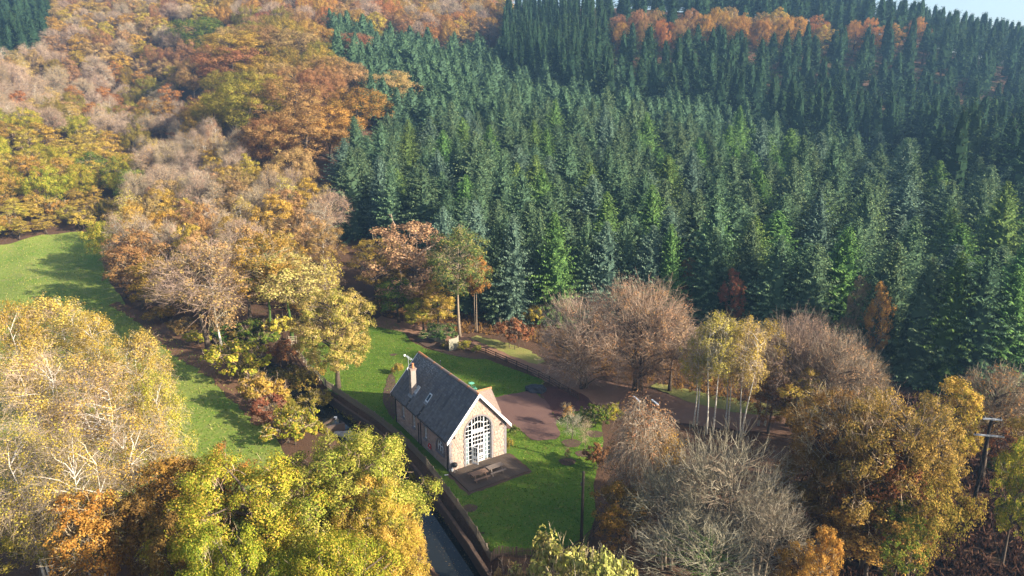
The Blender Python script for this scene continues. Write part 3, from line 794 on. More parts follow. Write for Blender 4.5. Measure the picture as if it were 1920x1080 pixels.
# rooflights
for v, u, ln in ((9.45, 0.72, .95), (6.55, .78, 1.0)):
    g = empty('rooflight', (0, 0, 0)); g.parent = house
    for (ua, ub, va, vb) in ((u, u + .06, v, v + .62), (u + ln / sl - .06, u + ln / sl, v, v + .62), (u + .06, u + ln / sl - .06, v, v + .06), (u + .06, u + ln / sl - .06, v + .56, v + .62)):
        slab('frame', ua, ub, va, vb, 1, M_GALV, .10, .22, g)
    slab('pane', u + .06, u + ln / sl - .06, v + .06, v + .56, 1, M_BLIND if v > 8 else M_GLASS, .14, .18, g)
    slab('flashing', u - .18, u - .002, v - .08, v + .7, 1, M_LEAD, .10, .135, g)
# chimney
M_CHIM = blockmat('chimney_stone', [(.27, .225, .195), (.22, .185, .165), (.31, .265, .23)])
ch = empty('chimney', (0, 0, 0)); ch.parent = house
cu, cv = .78, 10.35
MB().box((cu, cv, 6.1), (.62, .66, 3.6)).build('stack', simple('chimney_render', (.28, .24, .215), (.22, .19, .17), 3, .95), ch)
stones('brickwork', lambda x, y: True, cv - .33, cv + .33, 4.9, 7.75, lambda a, b, d: (cu - .31 + d, a, b), [], 0, 21, M_CHIM, ch)
for z, e, t in ((7.88, .10, .12), (8.0, .18, .12)): MB().box((cu, cv, z), (.62 + e, .66 + e, t)).build('coping', M_EXTTILE, ch)
MB().box((cu, cv, 5.55), (.70, .74, .07)).build('band', M_EXTTILE, ch)
MB().lathe([(.15, 0), (.14, .1), (.12, .45), (.15, .5), (.15, .56), (.10, .56)], 14, (cu + .05, cv - .12, 8.06)).build('chimney_pot', M_TERRA, ch, smooth=False)
slab('flashing', .25, 1.35, cv - .55, cv + .5, 1, M_LEAD, .105, .14, ch)
# aerial
an = empty('tv_aerial', (cu - .38, cv + .1, 7.2)); an.parent = house
MB().tube([(0, 0, 0), (0, 0, 2.3)], .025, 6).build('mast', M_GALV, an)
MB().tube([(-.1, .75, 2.2), (.1, -1.0, 2.2)], .018, 6).build('boom', M_GALV, an)
MB().box((-.1, .75, 2.2), (.2, .1, .2)).build('reflector', M_WHITE, an)
for k in range(6): MB().tube([(-.18 - .1 * (k / 6 - .5), .5 - k * .27, 2.2), (.18, .5 - k * .27, 2.2)], .010, 5).build('rod', M_GALV, an)
MB().lathe([(.02, 0), (.14, .03), (.22, .10)], 14, (0, 0, 0)).build('dish', M_GALV, an, loc=(-.12, .1, .75)).rotation_euler = (math.radians(80), 0, .6)
# extension on the far side
ex = empty('extension', (0, 0, 0)); ex.parent = house
EV, EHD, EH, ERZ, EU = 5.9, 2.05, 3.3, 5.25, 8.45
ew = [(0, 0), (2 * EHD, 0), (2 * EHD, EH), (EHD, ERZ - .1), (0, EH)]
link('wall', wall_mesh('wall', ew, [], .3, lambda a, b, d: (EU - d, EV - EHD + a, b)), M_MORTAR, ex)
for v in (EV - EHD + .15, EV + EHD - .15): MB().box(((HW + EU - .3) / 2, v, EH / 2), (EU - .3 - HW, .3, EH)).build('wall', M_MORTAR, ex)
stones('stonework', lambda x, y: True, HW + .05, EU - .02, .02, EH - .05, lambda a, b, d: (a, EV - EHD + d, b), [], 0, 31, M_STONE, ex)
ers = (ERZ - EH) / EHD
for s in (1, -1):
    mb = MB(); mb.v = [(u, EV - s * (EHD - t), EH + t * ers + dz) for dz in (0, .08) for (u, t) in ((HW - 2.6, -.25), (EU + .2, -.25), (EU + .2, EHD), (HW - 2.6, EHD))]
    mb.f = [[0, 3, 2, 1], [4, 5, 6, 7], [0, 1, 5, 4], [1, 2, 6, 5], [2, 3, 7, 6], [3, 0, 4, 7]]
    if s < 0: mb.f = [q[::-1] for q in mb.f]
    mb.build('roof_deck', M_EXTTILE, ex)
    mb = MB(); r = random.Random(5 + s); rows = 13
    for i in range(rows):
        t0 = -.28 + (EHD + .26) * i / rows; t1 = t0 + (EHD + .26) / rows * 1.12; u = HW - 2.3 - (.13 if i % 2 else 0)
        while u < EU + .18:
            i0 = len(mb.v); e = min(u + .25, EU + .2); q = r.uniform(0, .012)
            for (uu, t, dz) in ((u, t0, .06), (e, t0, .06), (e, t1, .06), (u, t1, .06), (u, t0, .125 + q), (e, t0, .125), (e, t1, .09), (u, t1, .09)):
                mb.v.append((uu + (.003 if uu == u else -.003), EV - s * (EHD - t), EH + t * ers + dz))
            for qd in ((4, 5, 6, 7), (0, 1, 5, 4), (1, 2, 6, 5), (3, 0, 4, 7)): mb.f.append([i0 + k for k in (qd if s > 0 else qd[::-1])])
            u += .26
    mb.build('roof_tile', M_EXTTILE, ex)['kind'] = 'stuff'
for i in range(11):
    u0 = HW - 2.0 + i * .34
    MB().tube([(u0, EV, ERZ + .06), (u0 + .33, EV, ERZ + .06)], .13, 8).build('ridge_tile', M_TERRA, ex)
HOUSE_M = Matrix.Translation(HO) @ Matrix.Rotation(YAW, 4, 'Z')
def HP(u, v, w=0): return tuple(HOUSE_M @ Vector((u, v, w)))
# life ring on the wall
lr = empty('life_ring', HP(-.09, 4.55, .95), YAW)
tag(lr, 'red and white life ring hanging on the side wall of the house', 'life ring')
RM = Matrix.Rotation(math.pi / 2, 3, 'Y')
MB().torus(.30, .075, 24, 8, RM).build('ring', M_RED, lr, smooth=True)
for k in range(4):
    a = math.pi / 4 + k * math.pi / 2
    mb = MB(); mb.torus(.08, .03, 10, 6, Matrix.Rotation(a, 3, 'X') @ Matrix.Rotation(math.pi / 2, 3, 'X'))
    mb.build('band', M_WHITE, lr, loc=(-.01, .30 * math.cos(a), .30 * math.sin(a)))
# a small wall lantern on each side of the gable
for u, w in ((.55, 3.9), (6.35, 3.9)):
    t = empty('wall_lantern', HP(u, -.05, w), YAW)
    tag(t, 'small dark wall lantern on the gable ' + ('above the barbecue' if u < 1 else 'under the bargeboard nearest the drive'), 'lantern', 'lanterns on the gable')
    MB().box((0, -.06, .12), (.05, .14, .04)).build('bracket', M_BLACK, t)
    MB().lathe([(.02, 0), (.07, .03), (.09, .2), (.03, .27)], 8, (0, -.14, -.12)).build('lantern_body', M_BLACK, t)

# deck
dk = empty('timber_deck', HP(3.45, -2.2, 0), YAW); tag(dk, 'dark wet timber deck laid in front of the arched window', 'deck')
r = random.Random(3)
nb = 31
for i in range(nb):
    y = -2.12 + (i + .5) * 4.20 / nb
    MB().box((0, 0, .115), (7.1, 4.20 / nb - .014, .03)).build('plank', M_DECK, dk, loc=(0, y, r.uniform(-.003, .003)))
for y in (-2.17, 2.12): MB().box((0, y, .06), (7.2, .05, .13)).build('edge_board', M_DECK, dk)
for x in (-3.58, 3.58): MB().box((x, -.02, .06), (.05, 4.2, .13)).build('edge_board', M_DECK, dk)
for x in (-3, -1, 1, 3): MB().box((x, 0, .045), (.08, 4.1, .10)).build('joist', M_DECK, dk)
sheet('soil_edge', [HP(*p)[:2] for p in ((-.5, -.1), (-.5, -4.75), (7.4, -4.65), (7.5, -.1))], M_MULCH, 0.075, 0.5, wob=0.12)
# picnic tables
def picnic(px, py, mat, label):
    x, y = G(px, py, .88)
    t = empty('picnic_table', (x, y, .175), YAW); tag(t, label, 'picnic table', 'picnic tables on the deck')
    L = 1.85
    for i in range(5): MB().box((0, -.30 + i * .15, .74), (L, .135, .04)).build('tabletop_plank', mat, t)
    for s in (-1, 1):
        for k in (0, 1): MB().box((0, s * (.62 + k * .14), .44), (L, .13, .04)).build('seat_plank', mat, t)
        for e in (-1, 1): MB().bar((e * .62, s * .26, .72), (e * .62, s * .66, .0), .04, .09, up=(1, 0, 0)).build('leg', mat, t)
    for e in (-1, 1):
        MB().box((e * .66, 0, .38), (.04, 1.5, .09)).build('cross_beam', mat, t)
        MB().box((e * .58, 0, .69), (.04, .62, .07)).build('cross_beam', mat, t)
picnic(898, 886, M_BENCH, 'brown picnic table on the deck, nearer the barbecue')
picnic(928, 874, M_BENCHG, 'grey weathered picnic table on the deck, farther from the barbecue')
# kettle barbecue
x, y = G(853, 884, .16)
bq = empty('kettle_barbecue', (x, y, .17), YAW); tag(bq, 'black round kettle barbecue on the deck corner by the wall', 'barbecue')
MB().lathe([(.05, .50), (.20, .54), (.29, .66), (.30, .74)], 16).build('bowl', M_BLACK, bq, smooth=True)
MB().lathe([(.305, .745), (.29, .85), (.20, .98), (.04, 1.03)], 16).build('lid', M_BLACK, bq, smooth=True)
MB().box((0, 0, 1.06), (.14, .03, .04)).build('handle', M_BLACK, bq)
for k in range(3):
    a = k * 2.094; MB().tube([(.14 * math.cos(a), .14 * math.sin(a), .55), (.28 * math.cos(a), .28 * math.sin(a), 0)], .015, 6).build('leg', M_GALV, bq)
# gas bottle and white pipe near the corner
x, y = G(842, 884, .2)
gb = empty('gas_bottle', HP(.2, -.16, .13), YAW); tag(gb, 'small white gas bottle standing at the house corner by the drainpipe', 'gas bottle')
MB().lathe([(.10, 0), (.11, .03), (.11, .26), (.08, .33), (.04, .35)], 12).build('body', M_WHITE, gb, smooth=True)
MB().lathe([(.05, 0), (.05, .08), (.02, .10)], 8, (0, 0, .35)).build('valve', M_GALV, gb)
x, y = G(837, 893)
tag(MB().tube([(-.2, 0, .05), (.2, .05, .05)], .04, 8).build('plastic_pipe', M_WHITE, None, (x, y, .09), .1), 'short white pipe lying on the lawn beside the deck', 'pipe')
# bistro set behind the house
x, y = G(884, 719, .72)
t = empty('bistro_table', (x, y, .05)); tag(t, 'round mint green bistro table on the back lawn', 'table')
MB().lathe([(.40, 0), (.41, .015), (.40, .03)], 20, (0, 0, .71)).build('tabletop', M_GREENP, t)
for k in range(3):
    a = k * 2.094 + .4; MB().tube([(.28 * math.cos(a), .28 * math.sin(a), 0), (-.2 * math.cos(a), -.2 * math.sin(a), .71)], .016, 6).build('leg', M_GREENP, t)
for px, py, rz, lb in ((891, 729, 2.6, 'mint green folding chair at the bistro table, in plain view'), (877, 723, -1.2, 'mint green folding chair half hidden behind the slate ridge')):
    x, y = G(px, py, .45); c = empty('bistro_chair', (x, y, .05), rz); tag(c, lb, 'chair', 'bistro chairs')
    for k in range(4): MB().box((0, -.16 + k * .105, .45), (.40, .09, .02)).build('seat_slat', M_GREENP, c)
    for k in range(2): MB().box((0, .22, .70 + k * .14), (.40, .02, .09)).build('back_slat', M_GREENP, c)
    for s in (-1, 1):
        MB().tube([(s * .2, .23, .88), (s * .2, -.22, 0)], .014, 6).build('leg', M_GREENP, c)
        MB().tube([(s * .18, -.2, .45), (s * .18, .24, 0)], .014, 6).build('leg', M_GREENP, c)
# bollard light
x, y = G(826, 692); t = empty('bollard_light', (x, y, .05)); tag(t, 'slim black garden bollard light on the back lawn beyond the ridge', 'lamp')
MB().tube([(0, 0, 0), (0, 0, 1.0)], .05, 8).build('post', M_BLACK, t)
MB().lathe([(.09, 0), (.09, .18), (.04, .24)], 10, (0, 0, 1.0)).build('lamp_head', M_BLACK, t)
MB().lathe([(.06, 0), (.06, .05), (.01, .07)], 10, (0, 0, 1.24)).build('cap', M_GALV, t)
# tarpaulin heap
x, y = G(1006, 733)
bm = bmesh.new(); bmesh.ops.create_icosphere(bm, subdivisions=4, radius=1.0)
rr = random.Random(2)
from mathutils import noise as mno
for v in bm.verts:
    k = 1 + .28 * mno.noise(v.co * 1.7) + .1 * mno.noise(v.co * 4.5)
    v.co = Vector((v.co.x * 1.5 * k, v.co.y * .95 * k, max(v.co.z, -.15) * .85 * k))
me = bpy.data.meshes.new('tarpaulin_heap'); bm.to_mesh(me); bm.free()
tag(link('tarpaulin_heap', me, M_TARP, None, (x, y, .12), -.3), 'dark blue grey tarpaulin covered heap where lawn meets drive', 'tarpaulin')

# ------------------------------------------------------------------ fences
def walk(pts, step):
    out = []; carry = 0
    for a, b in zip(pts, pts[1:]):
        a = Vector(a); b = Vector(b); L = (b - a).length; d = carry
        while d < L: out.append((tuple(a.lerp(b, d / L)), math.atan2(b.y - a.y, b.x - a.x))); d += step
        carry = d - L
    return out
pale_me = {}
def picket(label, pts, mat, hgt=1.0, gap=.155, name='picket_fence'):
    f = empty(name, (*pts[0], h(*pts[0]))); tag(f, label, 'fence')
    fx, fy, fz = f.location; r = random.Random(int(len(pts) * 7))
    mb = MB(); mb.v = [(-.045, -.012, 0), (.045, -.012, 0), (.045, .012, 0), (-.045, .012, 0), (-.045, -.012, hgt - .06), (.045, -.012, hgt - .06), (.045, .012, hgt - .06), (-.045, .012, hgt - .06), (0, -.012, hgt), (0, .012, hgt)]
    mb.f = [[0, 3, 2, 1], [0, 1, 5, 8, 4], [2, 3, 7, 9, 6], [1, 2, 6, 9, 8, 5], [3, 0, 4, 8, 9, 7]]
    pm = mb.mesh('pale'); pm.materials.append(mat)
    for (p, a) in walk(pts, gap):
        o = link('pale', pm, None, f, (p[0] - fx, p[1] - fy, h(*p) - fz + .05 + r.uniform(-.03, .03)), a + r.uniform(-.06, .06))
        o.rotation_euler.y = r.uniform(-.04, .04)
    pm2 = MB().box((0, .07, hgt * .52), (.1, .1, hgt * 1.08)).mesh('post'); pm2.materials.append(mat)
    ps = walk(pts, 2.2)
    for (p, a) in ps: link('post', pm2, None, f, (p[0] - fx, p[1] - fy, h(*p) - fz), a)
    for p, q in zip(pts, pts[1:]):
        for z in (.28, hgt - .22):
            MB().bar((p[0] - fx, p[1] - fy, h(*p) - fz + z), (q[0] - fx, q[1] - fy, h(*q) - fz + z), .035, .07).build('rail', mat, f)
    return f
def postrail(label, pts, mat, rails=(.35, .68, 1.02), gap=2.0, pmat=None, hgt=1.15):
    f = empty('post_and_rail_fence', (*pts[0], h(*pts[0]))); tag(f, label, 'fence'); fx, fy, fz = f.location
    pm = MB().box((0, 0, hgt / 2), (.11, .09, hgt)).mesh('post'); pm.materials.append(pmat or mat)
    ps = walk(pts, gap) + [(pts[-1], 0)]
    for p, a in ps: link('post', pm, None, f, (p[0] - fx, p[1] - fy, h(*p) - fz), a)
    for (p, _), (q, _) in zip(ps, ps[1:]):
        if math.dist(p, q) < .3: continue
        for z in rails:
            MB().bar((p[0] - fx, p[1] - fy, h(*p) - fz + z), (q[0] - fx, q[1] - fy, h(*q) - fz + z), .05, .11).build('rail', mat, f)
FP = [G(*p) for p in ((611, 724), (655, 755), (705, 788), (755, 828), (800, 875), (850, 943), (900, 1010), (920, 1040))]
picket('grey weathered picket fence along the stream beside the house', FP, M_FENCE, 1.0)
picket('dark picket fence across the near end of the lawn', [G(*p) for p in ((921, 1041), (985, 1047), (1060, 1047))], M_FENCED, 1.0, .15)
postrail('dark post and rail fence beside the telegraph pole at the lawn corner', [G(*p) for p in ((1061, 1047), (1090, 1030), (1120, 1000), (1160, 965))], M_FENCED)
postrail('pale sunlit post and rail fence along the lawn near the lawn tree', [G(*p) for p in ((556, 642), (541, 640), (556, 662), (583, 698), (610, 723))], M_FENCEL)
postrail('brown post and rail fence between the back lawn and the woodland path', [G(*p) for p in ((866, 653), (905, 662), (960, 686), (1018, 712), (1052, 733), (1085, 752))], M_FENCED, gap=2.4)
# stone revetment along the stream below the picket fence
wl = [Vector(p) for p in FP]
w = empty('stream_wall', (*FP[0], 0)); tag(w, 'low dark stone wall holding the bank between fence and stream', 'wall')
off = []
for i, p in enumerate(wl):
    d = (wl[min(i + 1, len(wl) - 1)] - wl[max(i - 1, 0)]).normalized(); nrm = Vector((d.y, -d.x))
    off.append(p + nrm * (1.0 if i > 2 else .8))
off.append(off[-1] + (wl[-1] - wl[-2]).normalized() * 8)
r = random.Random(8)
for (p, a) in walk([tuple(v) for v in off], .82):
    c = math.cos(a); s_ = math.sin(a)
    MB().box((0, 0, 0), (.80, .30, .12)).build('coping_stone', M_MULCH, w, (p[0] - FP[0][0], p[1] - FP[0][1], -.20 + r.uniform(-.02, .02)), a + r.uniform(-.03, .03))
for a_, b_ in zip(off, off[1:]):
    MB().bar((a_.x - FP[0][0], a_.y - FP[0][1], -.95), (b_.x - FP[0][0], b_.y - FP[0][1], -.95), .35, 1.5).build('wall_face', M_WALLDK, w)
# sluice beam, timber prop and boulders in the stream
a = G(592, 803, -.5); b = G(629, 784, -.3)
t = empty('sluice_beam', (*a, -.5)); tag(t, 'dark timber beam with a white end crossing the stream', 'beam')
MB().bar((0, 0, 0), (b[0] - a[0], b[1] - a[1], .2), .22, .22).build('beam', M_FENCED, t)
MB().box((b[0] - a[0], b[1] - a[1], .22), (.34, .3, .3)).build('end_cap', M_WHITE, t)
a = G(667, 806, -.9); b = G(676, 790, -.3)
tag(MB().bar((0, 0, 0), (b[0] - a[0], b[1] - a[1], .6), .12, .08).build('timber_prop', M_ORANGEW, None, (*a, -.9)), 'short orange timber leaning on the stream bank', 'timber')
a = G(612, 812, -.9)
tag(MB().box((0, 0, .3), (3.2, .35, 1.1), .5).build('sluice_wall', M_WALLDK, None, (*G(622, 806, -.9), -1.2)), 'short dark retaining wall under the sluice beam', 'wall')
for px, py, s, lb in ((635, 815, .55, 'pale grey boulder in the stream nearest the sluice beam'), (648, 817, .7, 'large pale boulder in the stream below the orange timber'), (660, 823, .6, 'rounded grey boulder beside the large pale boulder'), (672, 819, .45, 'small boulder at the stream edge under the picket fence'), (848, 987, .25, 'small pale stone in the water near the stream wall')):
    bm = bmesh.new(); bmesh.ops.create_icosphere(bm, subdivisions=3, radius=s)
    for v in bm.verts:
        k = 1 + .35 * mno.noise(v.co * 1.6 + Vector((px, py, 0))); v.co = Vector((v.co.x * k * 1.2, v.co.y * k, v.co.z * k * .7))
    me = bpy.data.meshes.new('boulder'); bm.to_mesh(me); bm.free()
    tag(link('boulder', me, M_BLUESTONE if py > 900 else simple('boulder_stone', (.30, .29, .28), (.18, .18, .17), 3, .9), None, (*G(px, py, WATER_Z), WATER_Z + .1)), lb, 'boulder', 'boulders in the stream')
# board screens behind the house
def screen(pts, hgt, label):
    x0, y0 = pts[0]; f = empty('board_screen', (x0, y0, h(x0, y0))); tag(f, label, 'screen', 'board screens by the trees')
    for p, a in walk(pts, .16):
        MB().box((0, 0, hgt / 2), (.15, .03, hgt)).build('board', M_BOARD, f, (p[0] - x0, p[1] - y0, rnd.uniform(-.03, .03)), a)
    for p, q in zip(pts, pts[1:]):
        for z in (.3, hgt - .3): MB().bar((p[0] - x0, p[1] - y0 + .05, z), (q[0] - x0, q[1] - y0 + .05, z), .05, .08).build('rail', M_FENCE, f)
screen([G(802, 634), G(824, 642), G(836, 645)], 1.9, 'grey board screen partly covered by the dark ivy bush')
screen([G(843, 659), G(857, 655), G(860, 650)], 2.0, 'mossy upright board screen with a green shrub at its foot')

# ------------------------------------------------------------------ poles and wires
x, y = G(1089, 1043)
t = empty('telegraph_pole', (x, y, 0)); tag(t, 'dark wooden telegraph pole standing at the lawn corner', 'pole')
MB().tube([(0, 0, -.3), (0, 0, 4), (0, 0, 8.1)], [.15, .13, .11], 10).build('pole', M_POLE, t)
MB().lathe([(.12, 0), (.10, .06), (.02, .12)], 10, (0, 0, 8.1)).build('cap', M_POLE, t)
MB().tube([(.1, 0, 7.6), (4.2, -1.0, 0)], .008, 5).build('stay_wire', M_POLE, t)
MB().box((-.16, 0, 7.0), (.12, .12, .3)).build('junction_box', M_BLACK, t)
def gridpole(base, hgt, rz, label, arms):
    t = empty('power_pole', (*base, h(*base)), rz); tag(t, label, 'pole')
    MB().tube([(0, 0, -.3), (0, 0, hgt)], [.17, .12], 10).build('pole', M_POLE, t)
    for z, L in arms:
        MB().box((0, -.16, z), (L, .12, .14)).build('crossarm', M_GALV, t)
        for s in (-1, 1):
            MB().lathe([(.05, 0), (.07, .05), (.04, .1), (.07, .15), (.03, .2)], 8, (s * (L / 2 - .1), -.16, z + .07)).build('insulator', M_BLACK, t)
    return t
pb = G(1822, 960, 1.0); ph = 9.6
gp = gridpole(pb, ph, math.radians(-12), 'dark power pole with two pale crossarms among the trees by the bracken', ((ph - .15, 1.5), (ph - 1.75, 2.4)))
pz = h(*pb)
for k, (dx, dz) in enumerate(((-1.1, -1.6), (0.0, .1), (1.1, -1.6))):
    a = Vector((pb[0] + dx, pb[1] - .2, pz + ph + dz)); b = Vector((pb[0] - 22 + dx * 2, pb[1] - 42, pz + ph + dz + 3))
    pts = [a.lerp(b, i / 10) - Vector((0, 0, 3.2 * math.sin(math.pi * i / 10))) for i in range(11)]
    tag(MB().tube([tuple(p - a) for p in pts], .010, 4).build('power_line', M_POLE, None, tuple(a)), ('overhead wire from the far end of the lower crossarm', 'overhead wire from the pole top above both crossarms', 'overhead wire from the outer end of the lower crossarm nearest the frame edge')[k], 'wire', 'overhead wires')
for (px, py, zz, lb) in ((1193, 748, 8.6, 'slim post with a pale metal arm behind the weeping birch, left of its crown'), (1227, 754, 8.6, 'slim post with a pale metal arm right behind the top of the weeping birch')):
    x, y = G(px, py, zz); t = empty('metal_arm_post', (x, y, 0)); tag(t, lb, 'pole', 'posts behind the weeping birch')
    MB().tube([(0, 0, 0), (0, 0, zz)], .09, 8).build('pole', M_POLE, t)
    MB().bar((-.15, .55, zz), (.25, -.65, zz), .16, .12).build('crossarm', M_GALV, t)

# ------------------------------------------------------------------ foliage meshes
def quads(name, Q, tone):
    N = len(Q)
    me = mesh_np(name, Q.reshape(-1, 3), np.arange(N * 4).reshape(-1, 4))
    at = me.attributes.new('tone', 'FLOAT_COLOR', 'POINT')
    T = np.ones((N, 4, 4), np.float32); T[:, :, :3] = tone[:, None, :]
    at.data.foreach_set('color', T.ravel())
    me.materials.append(None)
    return me
def unit(v): return v / np.maximum(np.linalg.norm(v, axis=-1, keepdims=True), 1e-9)
def leaf_quads(P, Nr, size, rg, aspect=.62):
    n = len(P); Nr = unit(Nr); t = unit(np.cross(Nr, rg.normal(size=(n, 3)))); b = np.cross(Nr, t)
    s = size * rg.uniform(.7, 1.3, (n, 1)); f = Nr * s * .15
    return np.stack([P - t * s * .5 - f, P + b * s * aspect * .5 + f * .5, P + t * s * .5 - f, P - b * s * aspect * .5 + f * .5], 1)
def strips(A, B, w0, w1, rg):
    n = len(A); d = unit(B - A); sd = unit(np.cross(d, rg.normal(size=(n, 3))))
    return np.stack([A - sd * w0[:, None], A + sd * w0[:, None], B + sd * w1[:, None], B - sd * w1[:, None]], 1)

def broadleaf(seed, H, R, base=.28, shape='round', nc=40, cr=1.4, leaves=150, lsize=.3, twigs=0, tlen=1.2, tw=.018, droop=0.0, stems=1, trunk_r=.2, surf=.55, lump=.25, limbs=None, sub=2, flat=.75):
    """trunk mesh, crown mesh, twig mesh of one tree in real metres, base at the origin"""
    rg = np.random.default_rng(seed)
    zb, zt = H * base, H
    C = []
    ph = rg.uniform(0, 6.28, 6)
    while len(C) < nc:
        d = rg.normal(size=3); d /= np.linalg.norm(d)
        s = surf + (1 - surf) * rg.random() ** .5
        if rg.random() < .15: s *= .6
        lf = 1 + lump * (math.sin(2 * math.atan2(d[1], d[0]) + ph[0]) * .5 + math.sin(3 * math.atan2(d[1], d[0]) + ph[1] + 3 * d[2]) * .5 + .4 * math.sin(5 * d[2] + ph[2]))
        t = (d[2] * s + 1) / 2
        if shape == 'round': rad = R
        elif shape == 'dome':
            if d[2] < -.35: continue
            rad = R
        elif shape == 'tall': rad = R * (1.1 - .35 * t)
        elif shape == 'vase': rad = R * (.55 + .6 * t)
        hz = (zt - zb) / 2 - cr * .5
        c = np.array([d[0] * s * (rad - cr * .5) * lf, d[1] * s * (rad - cr * .5) * lf, (zb + zt) / 2 + d[2] * s * hz * (1 + .1 * (lf - 1))])
        if c[2] < zb * .8: continue
        if C and len(C) < nc * .8 and min(np.linalg.norm(c - q) for q in C) < cr * .55: continue
        C.append(c)
    C = np.array(C); n = len(C)
    ctr = np.array([0, 0, zb + (zt - zb) * .45])
    out = unit((C - ctr) * np.array([1, 1, .9]))
    # wood
    mb = MB()
    stemdirs = [(rg.normal() * .04 * H, rg.normal() * .04 * H) for _ in range(stems)]
    stem_pts = []
    for si, (sx, sy) in enumerate(stemdirs):
        o = np.array([0, 0, 0]) if stems == 1 else np.array([math.cos(si * 2.1) * .3, math.sin(si * 2.1) * .3, 0]) * (1 + .6 * si)
        top = np.array([sx, sy, zb + (zt - zb) * .72]) + o * 2
        pts = [o + (top - o) * t + np.array([math.sin(t * 5 + ph[3] + si) * .02 * H * t, math.cos(t * 4 + ph[4] + si) * .02 * H * t, 0]) for t in np.linspace(0, 1, 7)]
        pts[0][2] -= .4
        mb.tube(pts, [trunk_r * (1.25 - .15 * k) * (1 if k else 1.3) * (1 - .08 * k) if k < 6 else trunk_r * .15 for k in range(7)], 7)
        stem_pts.append(pts)
    order = np.argsort(C[:, 2]); nl = limbs if limbs is not None else min(n, 26)
    for ci in rg.choice(n, min(nl, n), replace=False):
        c = C[ci]; sp = stem_pts[rg.integers(stems)]
        tz = max(zb * .75, min(c[2] - .35 * np.linalg.norm(c[:2]) - .3, sp[-1][2]))
        k = min(5, max(0, int((tz / sp[-1][2]) * 6))); f = min(1, max(0, tz / sp[-1][2] * 6 - k)); a = sp[k] * (1 - f) + sp[min(k + 1, 6)] * f
        m1 = a * .6 + c * .4 + np.array([0, 0, .12 * np.linalg.norm(c - a)]); m2 = a * .25 + c * .75 + np.array([rg.normal() * .2, rg.normal() * .2, .08 * np.linalg.norm(c - a)])
        rr = trunk_r * .38
        mb.tube([a, m1, m2, c + out[ci] * cr * .3], [rr, rr * .75, rr * .5, rr * .2], 5, cap=False)
    trunk = mb.mesh('trunk', True)
    crown = twig = None
    if leaves:
        # each clump is several smaller tufts
        ct = rg.random(n)
        sc_ = np.repeat(np.arange(n), sub * 3)
        td = unit(rg.normal(size=(len(sc_), 3)) + out[sc_] * .8 + np.array([0, 0, .35]))
        TC = C[sc_] + td * cr * rg.uniform(.45, .95, (len(sc_), 1)) * np.array([1, 1, flat])
        tr = cr * .42
        per = max(1, int(leaves / (sub * 3)))
        li = np.repeat(np.arange(len(TC)), per)
        d = unit(rg.normal(size=(len(li), 3)) + td[li] * .5)
        P = TC[li] + d * tr * rg.uniform(.35, 1.05, (len(li), 1)) * np.array([1, 1, flat])
        if droop: P[:, 2] -= droop * rg.random(len(P)) ** 1.5 * 1.6
        Nr = d * .7 + td[li] * .7 + np.array([0, 0, .15]) + rg.normal(size=d.shape) * .32
        Q = leaf_quads(P, Nr, lsize, rg)
        tone = np.stack([np.clip(ct[sc_][li] * .7 + rg.random(len(TC))[li] * .3, 0, 1), rg.random(len(li)), (P[:, 2] - zb) / (zt - zb)], 1)
        crown = quads('crown', Q, tone)
    if twigs:
        li = np.repeat(np.arange(n), twigs)
        a0 = C[li] - out[li] * cr * .5 + rg.normal(size=(len(li), 3)) * cr * .3
        d0 = unit(out[li] + rg.normal(size=(len(li), 3)) * .55 + np.array([0, 0, .25 - droop]))
        L = tlen * rg.uniform(.5, 1.3, (len(li), 1))
        m = a0 + d0 * L * .5
        d1 = unit(d0 + rg.normal(size=d0.shape) * .3 + np.array([0, 0, .12 - droop * 1.2])); e = m + d1 * L * .6
        segs_ = [(a0, m, tw * 1.3, tw * .9), (m, e, tw * .9, tw * .35)]
        for k in range(3):
            dk = unit(d1 + rg.normal(size=d0.shape) * .55 + np.array([0, 0, -droop])); bb = m + (e - m) * rg.uniform(0, .8, (len(li), 1))
            segs_.append((bb, bb + dk * L * rg.uniform(.25, .5, (len(li), 1)), tw * .6, tw * .3))
        Q = np.concatenate([strips(a, b, np.full(len(a), w0), np.full(len(a), w1), rg) for a, b, w0, w1 in segs_])
        T = np.stack([np.tile(rg.random(n)[li], 5), rg.random(len(Q)), np.full(len(Q), .5)], 1)
        twig = quads('twigs', Q, T)
    return dict(H=H, R=R, trunk=trunk, crown=crown, twigs=twig)

